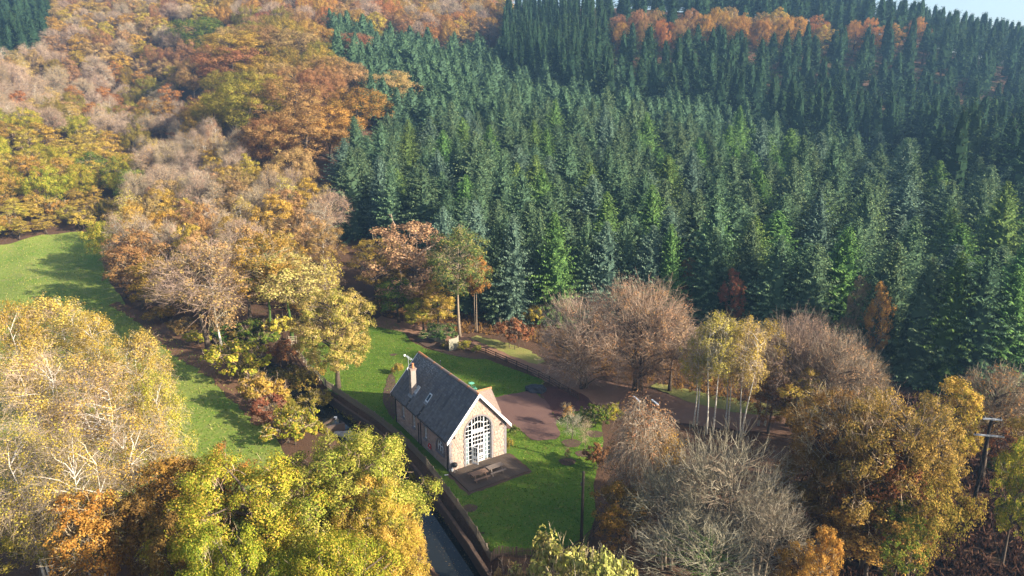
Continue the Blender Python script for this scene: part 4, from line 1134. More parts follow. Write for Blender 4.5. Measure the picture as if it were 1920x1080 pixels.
def conifer(seed, H, R, whorls=52, nb=7, step=.42, spray=.5, base=.04, power=.85, droop=.2, irregular=.12, trunk=True, wid=.22):
    rg = np.random.default_rng(seed); A, B, W, T = [], [], [], []
    Qs, Ts = [], []
    mb = MB(); mb.tube([(0, 0, -.4), (0, 0, H * .5), (0, 0, H * .985)], [.016 * H * .8 + .03, .010 * H, .012], 6)
    zs = base * H + (H - base * H) * (np.linspace(0, 1, whorls) ** .92)
    side = rg.uniform(.85, 1.15, 8)
    for wi, z in enumerate(zs[:-1]):
        t = (z - base * H) / (H * (1 - base))
        n = max(3, int(nb * (1 - .45 * t) + rg.random())); a0 = rg.uniform(0, 6.28)
        wr = rg.uniform(1 - irregular * 2, 1 + irregular)
        for k in range(n):
            az = a0 + k * 6.283 / n + rg.normal() * .25
            L = (R * (min(1.0, (1 - t) / .60) ** power if power > .8 else (1 - t) ** power) * side[int((az % 6.283) / 6.284 * 8)] * rg.uniform(1 - irregular * 1.6, 1 + irregular) * wr + .10)
            el = (-.30 + .85 * t) + rg.normal() * .08 - (droop if t < .6 else droop * .3)
            br = rg.random(); ca, sa = math.cos(az), math.sin(az)
            m = max(1, int(L / step)); s = (np.arange(m) + rg.uniform(.3, .9)) / m
            s = np.clip(np.concatenate([s, [1.0]]), .12, 1)
            zz = z + L * s * math.tan(el) * .8 + .16 * L * s ** 3
            px = ca * L * s; py = sa * L * s
            for sg in (-1, 1):
                ln = spray * (.35 + .75 * (1 - s)) * min(1.2, .35 + L / R) + .10
                da = az + sg * rg.uniform(.6, 1.1, len(s))
                d = np.stack([np.cos(da), np.sin(da), -.25 - 1.1 * rg.random(len(s))], 1); d = unit(d)
                P = np.stack([px, py, zz], 1) + rg.normal(size=(len(s), 3)) * .04
                E = P + d * ln[:, None]
                # a spray hangs from the branch: leaf shaped, its blade tilted
                up = np.array([0, 0, 1.0]); sd = unit(np.cross(d, up) + rg.normal(size=d.shape) * .35)
                wv = wid * (.6 + .5 * rg.random(len(s)))[:, None] * (ln[:, None] / spray * .6 + .55)
                M_ = P + d * ln[:, None] * .45
                Q = np.stack([P, M_ + sd * wv * .5, E, M_ - sd * wv * .5 + np.array([0, 0, -.05])], 1)
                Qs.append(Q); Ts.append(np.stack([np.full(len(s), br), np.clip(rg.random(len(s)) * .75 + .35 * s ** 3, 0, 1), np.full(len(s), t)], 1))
            # branch spine
            P0 = np.array([[0, 0, z]]); P1 = np.stack([px, py, zz], 1)[-1:]
            d = unit(P1 - P0); sd = unit(np.cross(d, [[0, 0, 1.0]]))
            mid = np.stack([px, py, zz], 1)[len(s) // 2][None]
            Qs.append(np.stack([P0, mid + sd * wid * .45, P1 + d * .12, mid - sd * wid * .45], 1)); Ts.append(np.array([[br, .35, t]]))
    # inner shell added to block light through the crown, standing in for inner twigs
    lv = np.linspace(.02, .93, 12); ns = 9
    for i in range(len(lv) - 1):
        for k in range(ns):
            def pt(l, kk, j):
                rr = R * (min(1.0, (1 - l) / .60) ** power if power > .8 else (1 - l) ** power) * (.50 + .10 * math.sin(kk * 2.4 + j * 1.7 + seed))
                a = kk * 6.283 / ns + j * .35
                return (rr * math.cos(a), rr * math.sin(a), base * H + H * (1 - base) * l + (.5 if (kk + j) % 2 else 0))
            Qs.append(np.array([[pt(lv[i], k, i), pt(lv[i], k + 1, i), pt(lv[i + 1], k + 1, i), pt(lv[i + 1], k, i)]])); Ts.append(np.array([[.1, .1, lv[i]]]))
    # leader
    Qs.append(np.array([[[-.03, 0, H - .8], [.03, 0, H - .8], [.006, 0, H + .25], [-.006, 0, H + .25]], [[0, -.03, H - .8], [0, .03, H - .8], [0, .006, H + .25], [0, -.006, H + .25]]])); Ts.append(np.array([[.5, .8, 1], [.5, .8, 1]]))
    Q = np.concatenate(Qs); T = np.concatenate(Ts)
    return dict(H=H, R=R, trunk=mb.mesh('trunk', True) if trunk else None, crown=quads('crown', Q, T), twigs=None, raw=(Q, T))

PR = {}
PR['spruce'] = [conifer(100 + i, 18, 3.4 + .25 * (i % 3), 54, 12, .36, .62, .03, .86 + .06 * (i % 2), .10 + .05 * (i % 3), .17, wid=.24) for i in range(6)]
PR['fir'] = [conifer(140 + i, 26, 4.6, 44, 6, .60, .95, .14 + .06 * i, .6, .12, .34, wid=.42) for i in range(4)]
PR['pine'] = [conifer(150 + i, 27, 2.4, 40, 5, .6, .8, .38, .55, .2, .35, wid=.32) for i in range(2)]
low = [conifer(160 + i, 18, 3.5, 27, 7, .70, .95, .25, .88, .14, .2, wid=.42) for i in range(3)]
PR['oak'] = [broadleaf(200 + i, 14, 6.3, .16, 'round', 62, 1.75, 270, .25, trunk_r=.32, lump=.24, sub=3, limbs=12, flat=1.0) for i in range(5)]
PR['ash'] = [broadleaf(220 + i, 14, 4.3, .2, 'tall', 46, 1.45, 190, .24, 5, 1.2, .02, trunk_r=.22, lump=.35, limbs=16) for i in range(5)]
PR['birch'] = [broadleaf(240 + i, 15, 3.1, .22, 'tall', 46, 1.15, 70, .22, 12, 1.3, .013, .45, 1 + i % 3, .11, lump=.3, limbs=24, flat=1.1) for i in range(5)]
PR['twig'] = [broadleaf(260 + i, 14, 5.2, .2, 'dome', 64, 1.3, 30, .26, 30, 1.7, .016, 0, 1, .26, lump=.25, limbs=40) for i in range(4)]
PR['lowtwig'] = [broadleaf(270 + i, 11, 6.0, .04, 'round', 130, 1.25, 42, .17, 30, 1.9, .012, -.05, 2, .24, lump=.42, limbs=80, sub=2) for i in range(2)]
PR['birchtwig'] = [broadleaf(280 + i, 15, 3.2, .2, 'tall', 50, 1.2, 24, .22, 34, 1.5, .012, .4, 1 + i % 2, .12, lump=.3, limbs=34, flat=1.1) for i in range(4)]
PR['bare'] = [broadleaf(300 + i, 13, 5.6, .15, 'dome', 120, 1.2, 0, .2, 11, 2.1, .017, -.1, 3, .17, lump=.35, limbs=90) for i in range(2)]
PR['maple'] = [broadleaf(320 + i, 14, 6.2, .14, 'round', 120, 1.35, 640, .15, 6, 1.1, .015, trunk_r=.3, lump=.22, sub=4, limbs=30) for i in range(2)]
PR['bigoak'] = [broadleaf(326 + i, 15, 6.6, .12, 'round', 105, 1.35, 290, .185, 14, 1.5, .016, trunk_r=.3, lump=.4, sub=4, limbs=60) for i in range(2)]
PR['lawnmaple'] = [broadleaf(330, 12.5, 5.0, .17, 'round', 110, 1.1, 330, .17, 6, 1.0, .015, trunk_r=.26, lump=.16, sub=3, limbs=40)]
PR['nearbirch'] = [broadleaf(340 + i, 16, 3.9, .2, 'tall', 84, 1.05, 150, .17, 18, 1.3, .010, .5, 2, .13, lump=.3, limbs=44, sub=3, flat=1.2) for i in range(2)]
PR['nearbirchtwig'] = [broadleaf(350 + i, 16, 4.2, .16, 'tall', 84, 1.15, 120, .15, 34, 1.5, .009, .45, 3, .13, lump=.3, limbs=70, sub=3, flat=1.2) for i in range(2)]
PR['weep'] = [broadleaf(360, 13.5, 3.9, .1, 'tall', 80, 1.1, 75, .19, 48, 1.7, .011, .9, 2, .14, lump=.2, limbs=50, sub=3, flat=1.6)]
PR['bush'] = [broadleaf(380 + i, 3, 2.0, .02, 'dome', 26, .7, 120, .2, 8, .8, .010, 0, 3, .05, lump=.3, limbs=10) for i in range(4)]
PR['sapling'] = [broadleaf(390 + i, 3.4, .75, .35, 'tall', 14, .35, 26, .16, 10, .6, .008, 0, 1, .035, limbs=12) for i in range(2)]
PR['bareling'] = [broadleaf(395, 3.6, 1.3, .3, 'vase', 20, .4, 0, .16, 16, .7, .007, 0, 1, .04, limbs=18)]
PR['openbirch'] = [broadleaf(370 + i, 14, 2.6, .40, 'tall', 40, 1.0, 80, .18, 22, 1.2, .011, .4, 2, .10, lump=.3, limbs=26, flat=1.1) for i in range(3)]
PR['tallcrown'] = [broadleaf(376 + i, 15, 4.2, .48, 'round', 46, 1.35, 190, .24, 6, 1.2, .014, 0, 2, .15, lump=.25, limbs=26, sub=3) for i in range(2)] + [broadleaf(386 + i, 15, 4.2, .40, 'round', 60, 1.35, 150, .22, 10, 1.2, .014, 0, 1, .17, lump=.3, limbs=26, sub=3) for i in range(2)]
NM = dict(spruce='spruce_tree', fir='fir_tree', pine='pine_tree', oak='oak_tree', ash='broadleaf_tree', birch='birch_tree', twig='half_bare_tree', birchtwig='birch_tree', bare='bare_tree', maple='maple_or_green_tree', bigoak='oak_tree', lawnmaple='maple_or_green_tree', lowtwig='half_bare_tree', nearbirch='birch_tree', nearbirchtwig='birch_tree', weep='birch_tree', bush='bush', sapling='sapling', bareling='sapling', openbirch='birch_tree', tallcrown='broadleaf_tree')
BK = dict(birch='birch', birchtwig='birch', nearbirch='birch', nearbirchtwig='birch', weep='birch', openbirch='birch', bare='pale', tallcrown='pale', twig='brown')
MATCACHE = {}
def setmat(o, m):
    s = o.material_slots[0]; s.link = 'OBJECT'; s.material = m
for k in PR:
    for p in PR[k]:
        if p['trunk'] is not None: p['trunk'].materials.append(None)
TREES = []
placed_xy, placed_r = [], []
def plant(kind, x, y, H, W, leaf, label, group=None, twigm='twigbrown', bark=None, var=None, lean=0.0, z=None, rz=None):
    P = PR[kind]; p = P[rnd.randrange(len(P)) if var is None else var % len(P)]
    z = h(x, y) if z is None else z
    nm = NM[kind]
    if nm == 'broadleaf_tree' and leaf in ('limegold', 'yelgreen', 'green', 'midgreen'): nm = 'maple_or_green_tree'  # lime and green broadleaves, named by leaf colour alone; species unknown
    if nm == 'broadleaf_tree' and leaf in ('buff', 'rust', 'dkorange', 'pink', 'redbrown'): nm = 'tawny_tree'  # buff to rusty broadleaves, split off by leaf colour; species unknown
    e = empty(nm, (x, y, z), rnd.uniform(0, 6.28) if rz is None else rz)
    if lean: e.rotation_euler.x = lean
    sxy = W / (2 * p['R']); sz = H / p['H']
    e.scale = (sxy, sxy, sz)
    if kind in ('spruce', 'fir', 'pine'): e.rotation_euler.x, e.rotation_euler.y = rnd.gauss(0, .022), rnd.gauss(0, .022)
    cat = {'bush': 'bush', 'sapling': 'sapling', 'bareling': 'sapling'}.get(kind, 'tree')
    tag(e, label, cat, group)
    o = link('trunk', p['trunk'], None, e); setmat(o, BARK[bark or BK.get(kind, 'brown')])
    if p['crown'] is not None: o = link('crown', p['crown'], None, e); setmat(o, LEAF[leaf])
    if p['twigs'] is not None: o = link('twigs', p['twigs'], None, e); setmat(o, LEAF[twigm])
    placed_xy.append((x, y)); placed_r.append(W / 2)
    return e
def top_at(px, py, H):
    """ground point of a tree of height H whose top is seen at the pixel"""
    return GT(px, py, H)
def byTop(kind, px, py, wpx, H, leaf, label, **kw):
    x, y = top_at(px, py, H); d = proj(x, y, h(x, y) + H * .6)[2]
    return plant(kind, x, y, H, wpx / FPX * d, leaf, label, **kw)
def byBase(kind, px, py, top, wpx, leaf, label, **kw):
    x, y = GT(px, py); d = proj(x, y, h(x, y))[2]
    z0 = h(x, y); H = 0.5
    for _ in range(220):
        if proj(x, y, z0 + H)[1] < top: break
        H += .1
    return plant(kind, x, y, H, wpx / FPX * d, leaf, label, **kw)

# ---- trees that can be singled out
byBase('lawnmaple', 634, 729, 536, 158, 'lawnlime', 'round yellow green maple with pinkish top standing on the lawn left of the house', twigm='twigbrown')
byBase('tallcrown', 862, 632, 422, 128, 'sage', 'green leaved tree on bare pale stems behind the board screens', bark='pale', var=2)
byBase('tallcrown', 893, 622, 478, 54, 'dkorange', 'small orange tipped tree beside the green tree at the plantation corner', bark='pale', var=1)
byBase('ash', 775, 600, 402, 165, 'pink', 'tall pinkish orange tree left of the green tree behind the lawn', twigm='twigmauve')
byBase('ash', 716, 560, 440, 110, 'olivegold', 'yellow olive tree tucked left of the pinkish orange tree')
byBase('ash', 820, 628, 525, 85, 'limegold', 'bright yellow tree low in front of the green tree')
byBase('ash', 748, 605, 520, 95, 'green', 'low green and yellow tree at the shady back edge of the lawn')
byBase('ash', 795, 622, 552, 70, 'yelgreen', 'small lime tree just left of the bright yellow tree')
byBase('bush', 822, 640, 608, 62, 'midgreen', 'dark green ivy bush covering the grey board screen', var=0)
byBase('lowtwig', 1196, 735, 530, 180, 'buff', 'wide brownish half bare tree on the path behind the drive', twigm='twigbrown', var=0)
byBase('lowtwig', 1092, 728, 560, 150, 'buff', 'smaller half bare tree left of the wide brownish one', twigm='twigmauve', var=1)
byBase('twig', 1255, 735, 580, 110, 'mauve', 'thin mauve tree between the wide brownish tree and the yellow birches', twigm='twigmauve', var=3)
byBase('openbirch', 1328, 815, 578, 82, 'paleg', 'yellow birch with white stem, leftmost of the birches over the path', var=0)
byBase('openbirch', 1360, 808, 588, 72, 'gold', 'golden birch between the two paler birches over the path', var=1)
byBase('openbirch', 1392, 822, 590, 80, 'paleg', 'yellow birch with leaning white stem nearest the mauve thicket', var=2)
byBase('openbirch', 1300, 800, 600, 70, 'gold', 'golden birch leaning against the half bare tree, left of the other birches', var=2)
byBase('openbirch', 1425, 800, 595, 84, 'gold', 'slender golden birch fading into the mauve thicket', var=0)
byBase('lowtwig', 1478, 800, 592, 150, 'mauve', 'mauve brown half bare tree right of the yellow birches', twigm='twigmauve', var=2)
byBase('lowtwig', 1545, 815, 625, 150, 'pink', 'pinkish half bare tree with orange flecks below the spruces', twigm='twigmauve', var=0)
byBase('ash', 1500, 830, 690, 110, 'olivegold', 'low golden tree under the mauve half bare tree')
byBase('ash', 1440, 815, 700, 90, 'brown', 'low brown tree under the slender golden birch')
byBase('twig', 1600, 800, 660, 90, 'brown', 'brown twiggy tree in front of the dark spruce foot', twigm='twigmauve', var=1)
byTop('bigoak', 1585, 738, 215, 15, 'umber', 'large brown orange oak on the right slope below the twiggy trees', var=0)
byTop('bigoak', 1700, 730, 235, 16, 'oliveb', 'large olive gold oak beside the large brown orange oak', var=1)
byTop('ash', 1660, 800, 190, 13, 'brown', 'dark brown tree between the two large oaks')
byTop('oak', 1740, 860, 170, 11, 'olive', 'olive tree lower on the slope beside the bracken')
byTop('ash', 1560, 850, 150, 10, 'brown', 'shaded rust tree below the large brown orange oak')
byTop('ash', 1650, 930, 150, 8, 'dkorange', 'low orange brown tree at the lower edge of the right slope')
byTop('ash', 1700, 945, 110, 8, 'green', 'low green tree beside the dark bracken ground')
byTop('ash', 1795, 705, 115, 12, 'limegold', 'bright yellow tree at the foot of the big dark spruces')
byTop('twig', 1885, 690, 130, 12, 'redbrown', 'red brown tree at the right edge below the spruces', twigm='twigmauve')
byTop('ash', 1818, 752, 120, 7.5, 'olivegold', 'olive tree behind the power pole top')
byTop('ash', 1895, 776, 110, 6.5, 'brown', 'brown tree behind the right end of the crossarm')
byTop('ash', 1935, 815, 90, 12, 'yelgreen', 'green and yellow tree cut by the right edge beside the power pole')
byBase('ash', 1880, 900, 850, 70, 'midgreen', 'dark green tree standing behind the power pole')
byTop('ash', 1985, 760, 130, 12, 'oliveb', 'olive brown tree just beyond the right edge below the spruces')
byTop('ash', 2050, 850, 140, 12, 'gold', 'golden tree beyond the right edge over the bracken')
byTop('bush', 1905, 925, 60, 4, 'green', 'small green bush at the right edge over the bracken')
byBase('weep', 1192, 1010, 742, 142, 'buff', 'weeping birch with pinkish hanging twigs right of the lawn', twigm='twigmauve')
byBase('openbirch', 1235, 1015, 800, 95, 'gold', 'low golden birch behind the pale bare tree', var=1)
byBase('ash', 1160, 1050, 905, 110, 'olivegold', 'thin golden undergrowth tree behind the telegraph pole')
byTop('bare', 1358, 818, 235, 12.5, 'gold', 'large pale bare tree with grey branching twigs at the bottom', twigm='twiggrey', bark='pale', var=0)
byTop('bare', 1260, 890, 170, 9, 'gold', 'smaller bare tree left of the large pale bare tree', twigm='twiggrey', bark='pale', var=1)
byTop('bare', 1440, 915, 160, 9.5, 'gold', 'bare tree with arching grey twigs right of the large pale one', twigm='twiggrey', bark='pale', var=0)
byTop('bare', 1330, 985, 210, 7.5, 'gold', 'low bare thicket with green ivy at the bottom edge', twigm='twiggrey', bark='ivy', var=1)
byTop('ash', 1552, 985, 80, 9, 'amber', 'small amber tree at the bottom edge beside the bare tree')
byTop('ash', 1505, 1010, 80, 7, 'dkorange', 'low dark orange tree under the bare tree twigs')
byTop('bush', 1040, 1036, 160, 8, 'palelime', 'pale yellow green tree top at the bottom edge before the fence', var=0)
byTop('bush', 1120, 1048, 120, 8, 'palelime', 'pale tree top with sparse leaves beside the pole foot', twigm='twiggrey', var=1)
byTop('bush', 965, 1055, 90, 7, 'buff', 'twiggy buff tree top at the bottom beside the stream wall', twigm='twigmauve', var=2)
# near left side
byTop('maple', 640, 828, 320, 13.5, 'ylime', 'big yellow and lime maple in front beside the stream', var=0)
byTop('maple', 455, 872, 340, 13, 'yelgreen', 'big green and yellow maple left of the one by the stream', var=1)
byTop('maple', 705, 905, 190, 12, 'limegold', 'yellow maple crown overhanging the stream water', var=1)
byTop('maple', 620, 985, 270, 14, 'yelgreen', 'nearest lime yellow maple at the bottom edge', var=0)
byTop('maple', 420, 1000, 230, 14, 'yelgreen', 'nearest green maple at the bottom left of the maples', var=1)
byTop('ash', 415, 828, 95, 12, 'orange', 'orange tree behind the big green and yellow maple')
byTop('ash', 305, 860, 180, 11, 'olivegold', 'olive gold tree under the birches left of the maples')
byTop('ash', 250, 905, 140, 10.5, 'umber', 'rust brown oak low among the birches at the bottom left')
byTop('ash', 140, 920, 160, 11, 'amber', 'amber oak in the bottom left corner under the birches')
byTop('ash', 45, 930, 150, 8, 'olive', 'dark olive tree in the bottom left corner')
byTop('ash', 320, 955, 120, 11, 'umber', 'brown tree beside the nearest green maple')
byTop('nearbirch', 95, 545, 150, 16, 'paleg', 'tall golden birch by the meadow at the left', var=0)
byTop('nearbirch', 20, 560, 120, 16, 'gold', 'golden birch at the left frame edge', var=1)
byTop('nearbirch', 165, 578, 110, 15, 'gold', 'golden birch right of the tall golden birch', var=1)
byTop('nearbirch', 250, 612, 130, 15, 'paleg', 'golden birch nearest the leafy track', var=0)
byTop('nearbirchtwig', 60, 650, 190, 16, 'paleg', 'pinkish twiggy birch with white stems at the left edge', twigm='twigmauve', var=0)
byTop('nearbirchtwig', 165, 665, 190, 16, 'paleg', 'pinkish twiggy birch with forked white stem left of the meadow', twigm='twigmauve', var=1)
byTop('nearbirch', 290, 690, 110, 14, 'limegold', 'yellow birch edging the lower meadow', var=1)
byTop('nearbirchtwig', 250, 770, 200, 14, 'limegold', 'mauve twiggy birch over the rust brown oak', twigm='twigmauve', var=0)
byTop('nearbirchtwig', 30, 780, 170, 15, 'limegold', 'nearest twiggy birch with white trunk at the left edge', twigm='twigmauve', var=1)
byTop('nearbirchtwig', 125, 800, 170, 15, 'limegold', 'nearest twiggy birch with leaning white trunk', twigm='twigmauve', var=0)
# valley wood beside the track
byBase('twig', 393, 662, 455, 190, 'buff', 'leaning buff half bare tree over the leafy track', twigm='twigmauve', var=2, lean=.05)
byBase('birch', 418, 662, 442, 120, 'buff', 'white stemmed buff birch beside the leafy track', var=0)
byBase('tallcrown', 507, 642, 432, 125, 'olivegold', 'tall tree with ivy green trunk in the valley wood', bark='ivy', var=2)
byBase('tallcrown', 548, 640, 470, 150, 'palelime', 'pale olive tree with ivy trunk at the corner of the pale fence', bark='ivy', var=3)
byBase('ash', 470, 610, 420, 120, 'buff', 'buff tree behind the ivy trunks', twigm='twigmauve')
byBase('ash', 270, 580, 425, 120, 'rust', 'rusty tree at the meadow edge of the valley wood')
byBase('ash', 320, 600, 470, 110, 'olivegold', 'olive gold tree right of the rusty meadow edge tree')
byBase('ash', 235, 560, 450, 70, 'mauve', 'small mauve tree where the meadow narrows')
byBase('bush', 452, 718, 645, 108, 'yelgreen', 'rounded yellow green bush on the stream bank', var=1)
byBase('bush', 500, 770, 700, 90, 'olivegold', 'olive bush below the rounded yellow green bush', var=2)
byBase('bush', 505, 790, 740, 70, 'redbrown', 'reddish twiggy bush at the lower meadow corner', var=3, twigm='twigmauve')
byBase('bush', 550, 830, 770, 95, 'yelgreen', 'pale green willow bush above the maple', var=0)
byBase('bush', 535, 690, 640, 60, 'redbrown', 'russet bush outside the pale fence corner', var=1)
byBase('bush', 495, 655, 622, 60, 'green', 'green bush under the ivy trunk trees', var=2)
byBase('bush', 560, 735, 690, 80, 'olive', 'dark olive bush on the far bank of the stream', var=3)
byBase('bush', 425, 650, 610, 55, 'ivy', 'bright green bush at the feet of the white stems', var=0)
byBase('bush', 590, 770, 735, 70, 'olive', 'low dark bush above the sluice beam', var=2)
for px, py, top, w_, lf, lb in ((300, 606, 575, 60, 'olivegold', 'low olive gold bush at the top of the leafy track'), (342, 628, 600, 55, 'rust', 'rusty bush beside the leafy track under the leaning tree'), (372, 648, 620, 48, 'yelgreen', 'small yellow green bush at the leaning trunk'), (440, 655, 622, 50, 'olive', 'olive bush between the white stem and the ivy trunk'), (470, 640, 600, 56, 'green', 'shaded green bush left of the ivy trunk'), (530, 640, 590, 60, 'limegold', 'bright yellow bush between the two ivy trunks'), (585, 610, 560, 70, 'brown', 'brown bush at the back left edge of the lawn'), (630, 598, 555, 70, 'redbrown', 'red brown bush behind the lawn maple'), (680, 598, 560, 60, 'olive', 'dark olive bush at the shady lawn edge'), (600, 565, 520, 80, 'mauve', 'mauve bush in the gap behind the pale fence')):
    byBase('bush', px, py, top, w_, lf, lb, twigm='twigmauve')
# garden plants
byBase('sapling', 1064, 806, 756, 26, 'orange', 'little orange sapling on the lawn beside the drive', var=0)
byBase('bareling', 1072, 828, 782, 60, 'gold', 'bare sapling in the larger mulch ring', twigm='twiggrey')
byBase('sapling', 1064, 865, 840, 14, 'brown', 'tiny sapling in the small dark mulch ring', var=1)
byBase('bareling', 1096, 850, 790, 34, 'gold', 'thin bare sapling at the edge of the lawn by the weeping birch', twigm='twigbrown')
byBase('bush', 965, 817, 797, 18, 'green', 'small clipped green shrub on the lawn beside the gable', var=0)
byBase('bush', 870, 660, 640, 26, 'yelgreen', 'light green shrub at the foot of the mossy board screen', var=1)
byBase('bush', 893, 664, 648, 20, 'yelgreen', 'small light green shrub in the bed along the back fence', var=2)
byBase('bush', 838, 656, 640, 22, 'olive', 'olive shrub between the two board screens', var=3)
byBase('bush', 745, 704, 682, 24, 'olivegold', 'yellowish shrub behind the chimney end of the house', var=2)
byBase('bush', 1118, 800, 762, 50, 'green', 'feathery green shrub beyond the mulch rings', var=3)
byBase('bush', 1145, 790, 755, 40, 'yelgreen', 'narrow yellowish shrub beside the weeping birch', var=0)
byBase('bush', 1120, 880, 835, 50, 'redbrown', 'russet twiggy shrub at the lawn edge', var=1, twigm='twigmauve')
byBase('bush', 952, 850, 822, 20, 'olive', 'dark shrub against the gable corner', var=1)
for px, py, r_ in ((1072, 832, 1.15), (1064, 867, .95), (1092, 852, .8), (882, 954, .75), (1116, 815, 1.0), (738, 666, .6)):
    x, y = G(px, py); k = [(x + r_ * math.cos(a) * (1 + .1 * math.sin(3 * a)), y + .85 * r_ * math.sin(a)) for a in np.linspace(0, 6.28, 15)[:-1]]
    sheet('mulch_ring', k, M_MULCH, 0.085, .3, wob=.05)

# ---- oaks on the middle hill that stand out
for px, py, w_, lf, lb in (
 (728, 135, 110, 'buff', 'tawny oak farthest right on the middle hill, against the spruces'), (672, 165, 130, 'olivegold', 'olive gold oak beside the tawny oak at the spruce edge'),
 (655, 60, 95, 'redbrown', 'brick red oak at the top right of the middle hill'), (610, 105, 130, 'rust', 'rust oak under the brick red oak'), (560, 210, 175, 'rust', 'broad rust oak at the foot of the middle hill'),
 (505, 105, 130, 'olivegold', 'olive gold oak in the centre of the middle hill'), (440, 60, 120, 'olivegold', 'olive gold oak at the upper left of the middle hill'), (375, 35, 110, 'green', 'dark green oak at the shady head of the gully'),
 (425, 85, 140, 'redbrown', 'dark red oak above the gully shade'), (560, 55, 120, 'buff', 'tawny oak high on the middle hill'), (455, 155, 130, 'olive', 'green olive oak facing the gully'), (540, 150, 130, 'rust', 'rust oak above the broad rust oak'),
 (615, 200, 120, 'dkorange', 'orange brown oak right of the broad rust oak'), (480, 45, 110, 'rust', 'rust oak near the hill top between two olive gold oaks'), (500, 215, 110, 'redbrown', 'shaded red brown oak at the gully mouth'), (650, 115, 100, 'buff', 'small tawny oak under the brick red oak')):
    byTop('oak', px, py, w_, 15, lf, lb, group='oaks of the middle hill')
# ---- spruces
front = [(930, 600, 405, 66, 'spruce'), (963, 603, 398, 72, 'spruceblue'), (1045, 604, 395, 78, 'sprucelt'), (1008, 590, 388, 60, 'spruce'), (1092, 598, 403, 60, 'spruce'), (1135, 606, 415, 88, 'spruceblue'), (1170, 596, 405, 66, 'spruce'), (1213, 605, 422, 82, 'spruceblue'), (1255, 608, 420, 66, 'sprucelt'), (1325, 612, 425, 84, 'spruce'), (1385, 622, 410, 84, 'spruce'), (1440, 640, 440, 96, 'spruce'), (1510, 652, 455, 96, 'spruce'), (1558, 645, 425, 96, 'sprucelt'), (1640, 690, 450, 90, 'spruce'), (1712, 722, 480, 110, 'spruce'), (1765, 728, 470, 112, 'sprucelt'), (1812, 735, 468, 115, 'spruce'), (1858, 738, 500, 110, 'sprucelt'), (1915, 740, 520, 110, 'spruce')]
words = ['first', 'second', 'third', 'fourth', 'fifth', 'sixth', 'seventh', 'eighth', 'ninth', 'tenth', 'eleventh', 'twelfth', 'thirteenth', 'fourteenth', 'fifteenth', 'sixteenth', 'seventeenth', 'eighteenth', 'nineteenth', 'twentieth']
desc = {'spruce': 'dark green', 'spruceblue': 'bluish green', 'sprucelt': 'bright green'}
for i, (px, py, top, w_, mt) in enumerate(front):
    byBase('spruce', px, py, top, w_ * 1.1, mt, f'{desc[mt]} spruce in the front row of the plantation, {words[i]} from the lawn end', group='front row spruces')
for px, py, top, w_, lf, lb in ((1285, 600, 475, 40, 'redbrown', 'brown broadleaf between spruces behind the half bare tree'), (1365, 640, 505, 55, 'redbrown', 'dark red brown tree in the gap of the front spruces'), (1592, 680, 508, 44, 'mauve', 'slim mauve tree beside the gap in the front spruces'), (1628, 715, 530, 50, 'dkorange', 'slim brown orange tree in the gap of the front spruces'), (965, 655, 600, 60, 'redbrown', 'rusty bracken bush on the path verge under the spruces'), (1000, 610, 572, 40, 'olivegold', 'small yellow green bush at the foot of the spruces')):
    byBase('ash' if py - top > 80 else 'bush', px, py, top, w_, lf, lb, twigm='twigmauve')

SPRUCE_BASE = [(920, 590), (960, 597), (1100, 597), (1250, 602), (1330, 605), (1400, 615), (1540, 640), (1620, 680), (1700, 712), (1900, 732), (2250, 760)]
def base_line(px):
    for (a, b), (c, d) in zip(SPRUCE_BASE, SPRUCE_BASE[1:]):
        if a <= px <= c: return b + (d - b) * (px - a) / (c - a)
    return SPRUCE_BASE[0][1] if px < SPRUCE_BASE[0][0] else SPRUCE_BASE[-1][1]
SPZ = [(610, 12), (660, 10), (720, 35), (800, 45), (870, 55), (940, 52), (1000, 80), (1060, 95), (1130, 105), (1300, 125), (1450, 165), (1620, 225), (1740, 265), (1860, 290), (2000, 310), (2200, 340), (2200, 860), (1700, 760), (1550, 640), (900, 520), (880, 440), (845, 400), (790, 352), (735, 335), (690, 315), (632, 300), (640, 240), (660, 215), (720, 192), (705, 160), (680, 112), (655, 75), (620, 42)]
cand = []
rs = np.random.default_rng(5)
sp = 8.0
rows_ = []
for iy, y in enumerate(np.arange(95, 330, sp * .9)):
    for x in np.arange(-110, 260, sp):
        rows_.append((x + (sp / 2 if iy % 2 else 0) + rs.normal() * .75, y + rs.normal() * .75))
rows_ = np.array(rows_); zz = hts(rows_)
# back row ridge of taller firs is planted separately
PX = np.array(placed_xy); PRr = np.array(placed_r)
for (x, y), z in zip(rows_, zz):
    if y < 60: continue
    H = 16.3 + rs.normal() * 2.3 + 1.5 * math.sin(x * .05) * math.cos(y * .06)
    tx, ty, d = proj(x, y, z + H); bx, by, _ = proj(x, y, z)
    if not (-60 < tx < 2130): continue
    if not pip(tx, ty, SPZ): continue
    if by > base_line(bx) - 3: continue
    dd = np.hypot(PX[:, 0] - x, PX[:, 1] - y)
    if (dd < np.minimum(PRr, 3.6) * .8 + 1.0).any(): continue
    cand.append((d, x, y, z, H))
cand.sort()
skyb = np.full(2400, 2000.0)
def seen(x, y, z, H, W, keep=.0):
    tx, ty, d = proj(x, y, z + H); wp = W / d * FPX * .5; hp = H / d * FPX
    a = int(np.clip(tx - wp * .6 + 240, 0, 2398)); b = int(np.clip(tx + wp * .6 + 241, a + 1, 2400))
    if ty > np.percentile(skyb[a:b], 70) - hp * keep: return False
    a = int(np.clip(tx - wp * .45 + 240, 0, 2398)); b = int(np.clip(tx + wp * .45 + 241, a + 1, 2400))
    skyb[a:b] = np.minimum(skyb[a:b], ty + hp * .22)
    return True
cand = [c for c in cand if seen(c[1], c[2], c[3], c[4], 8.0)]
print('spruces', len(cand))
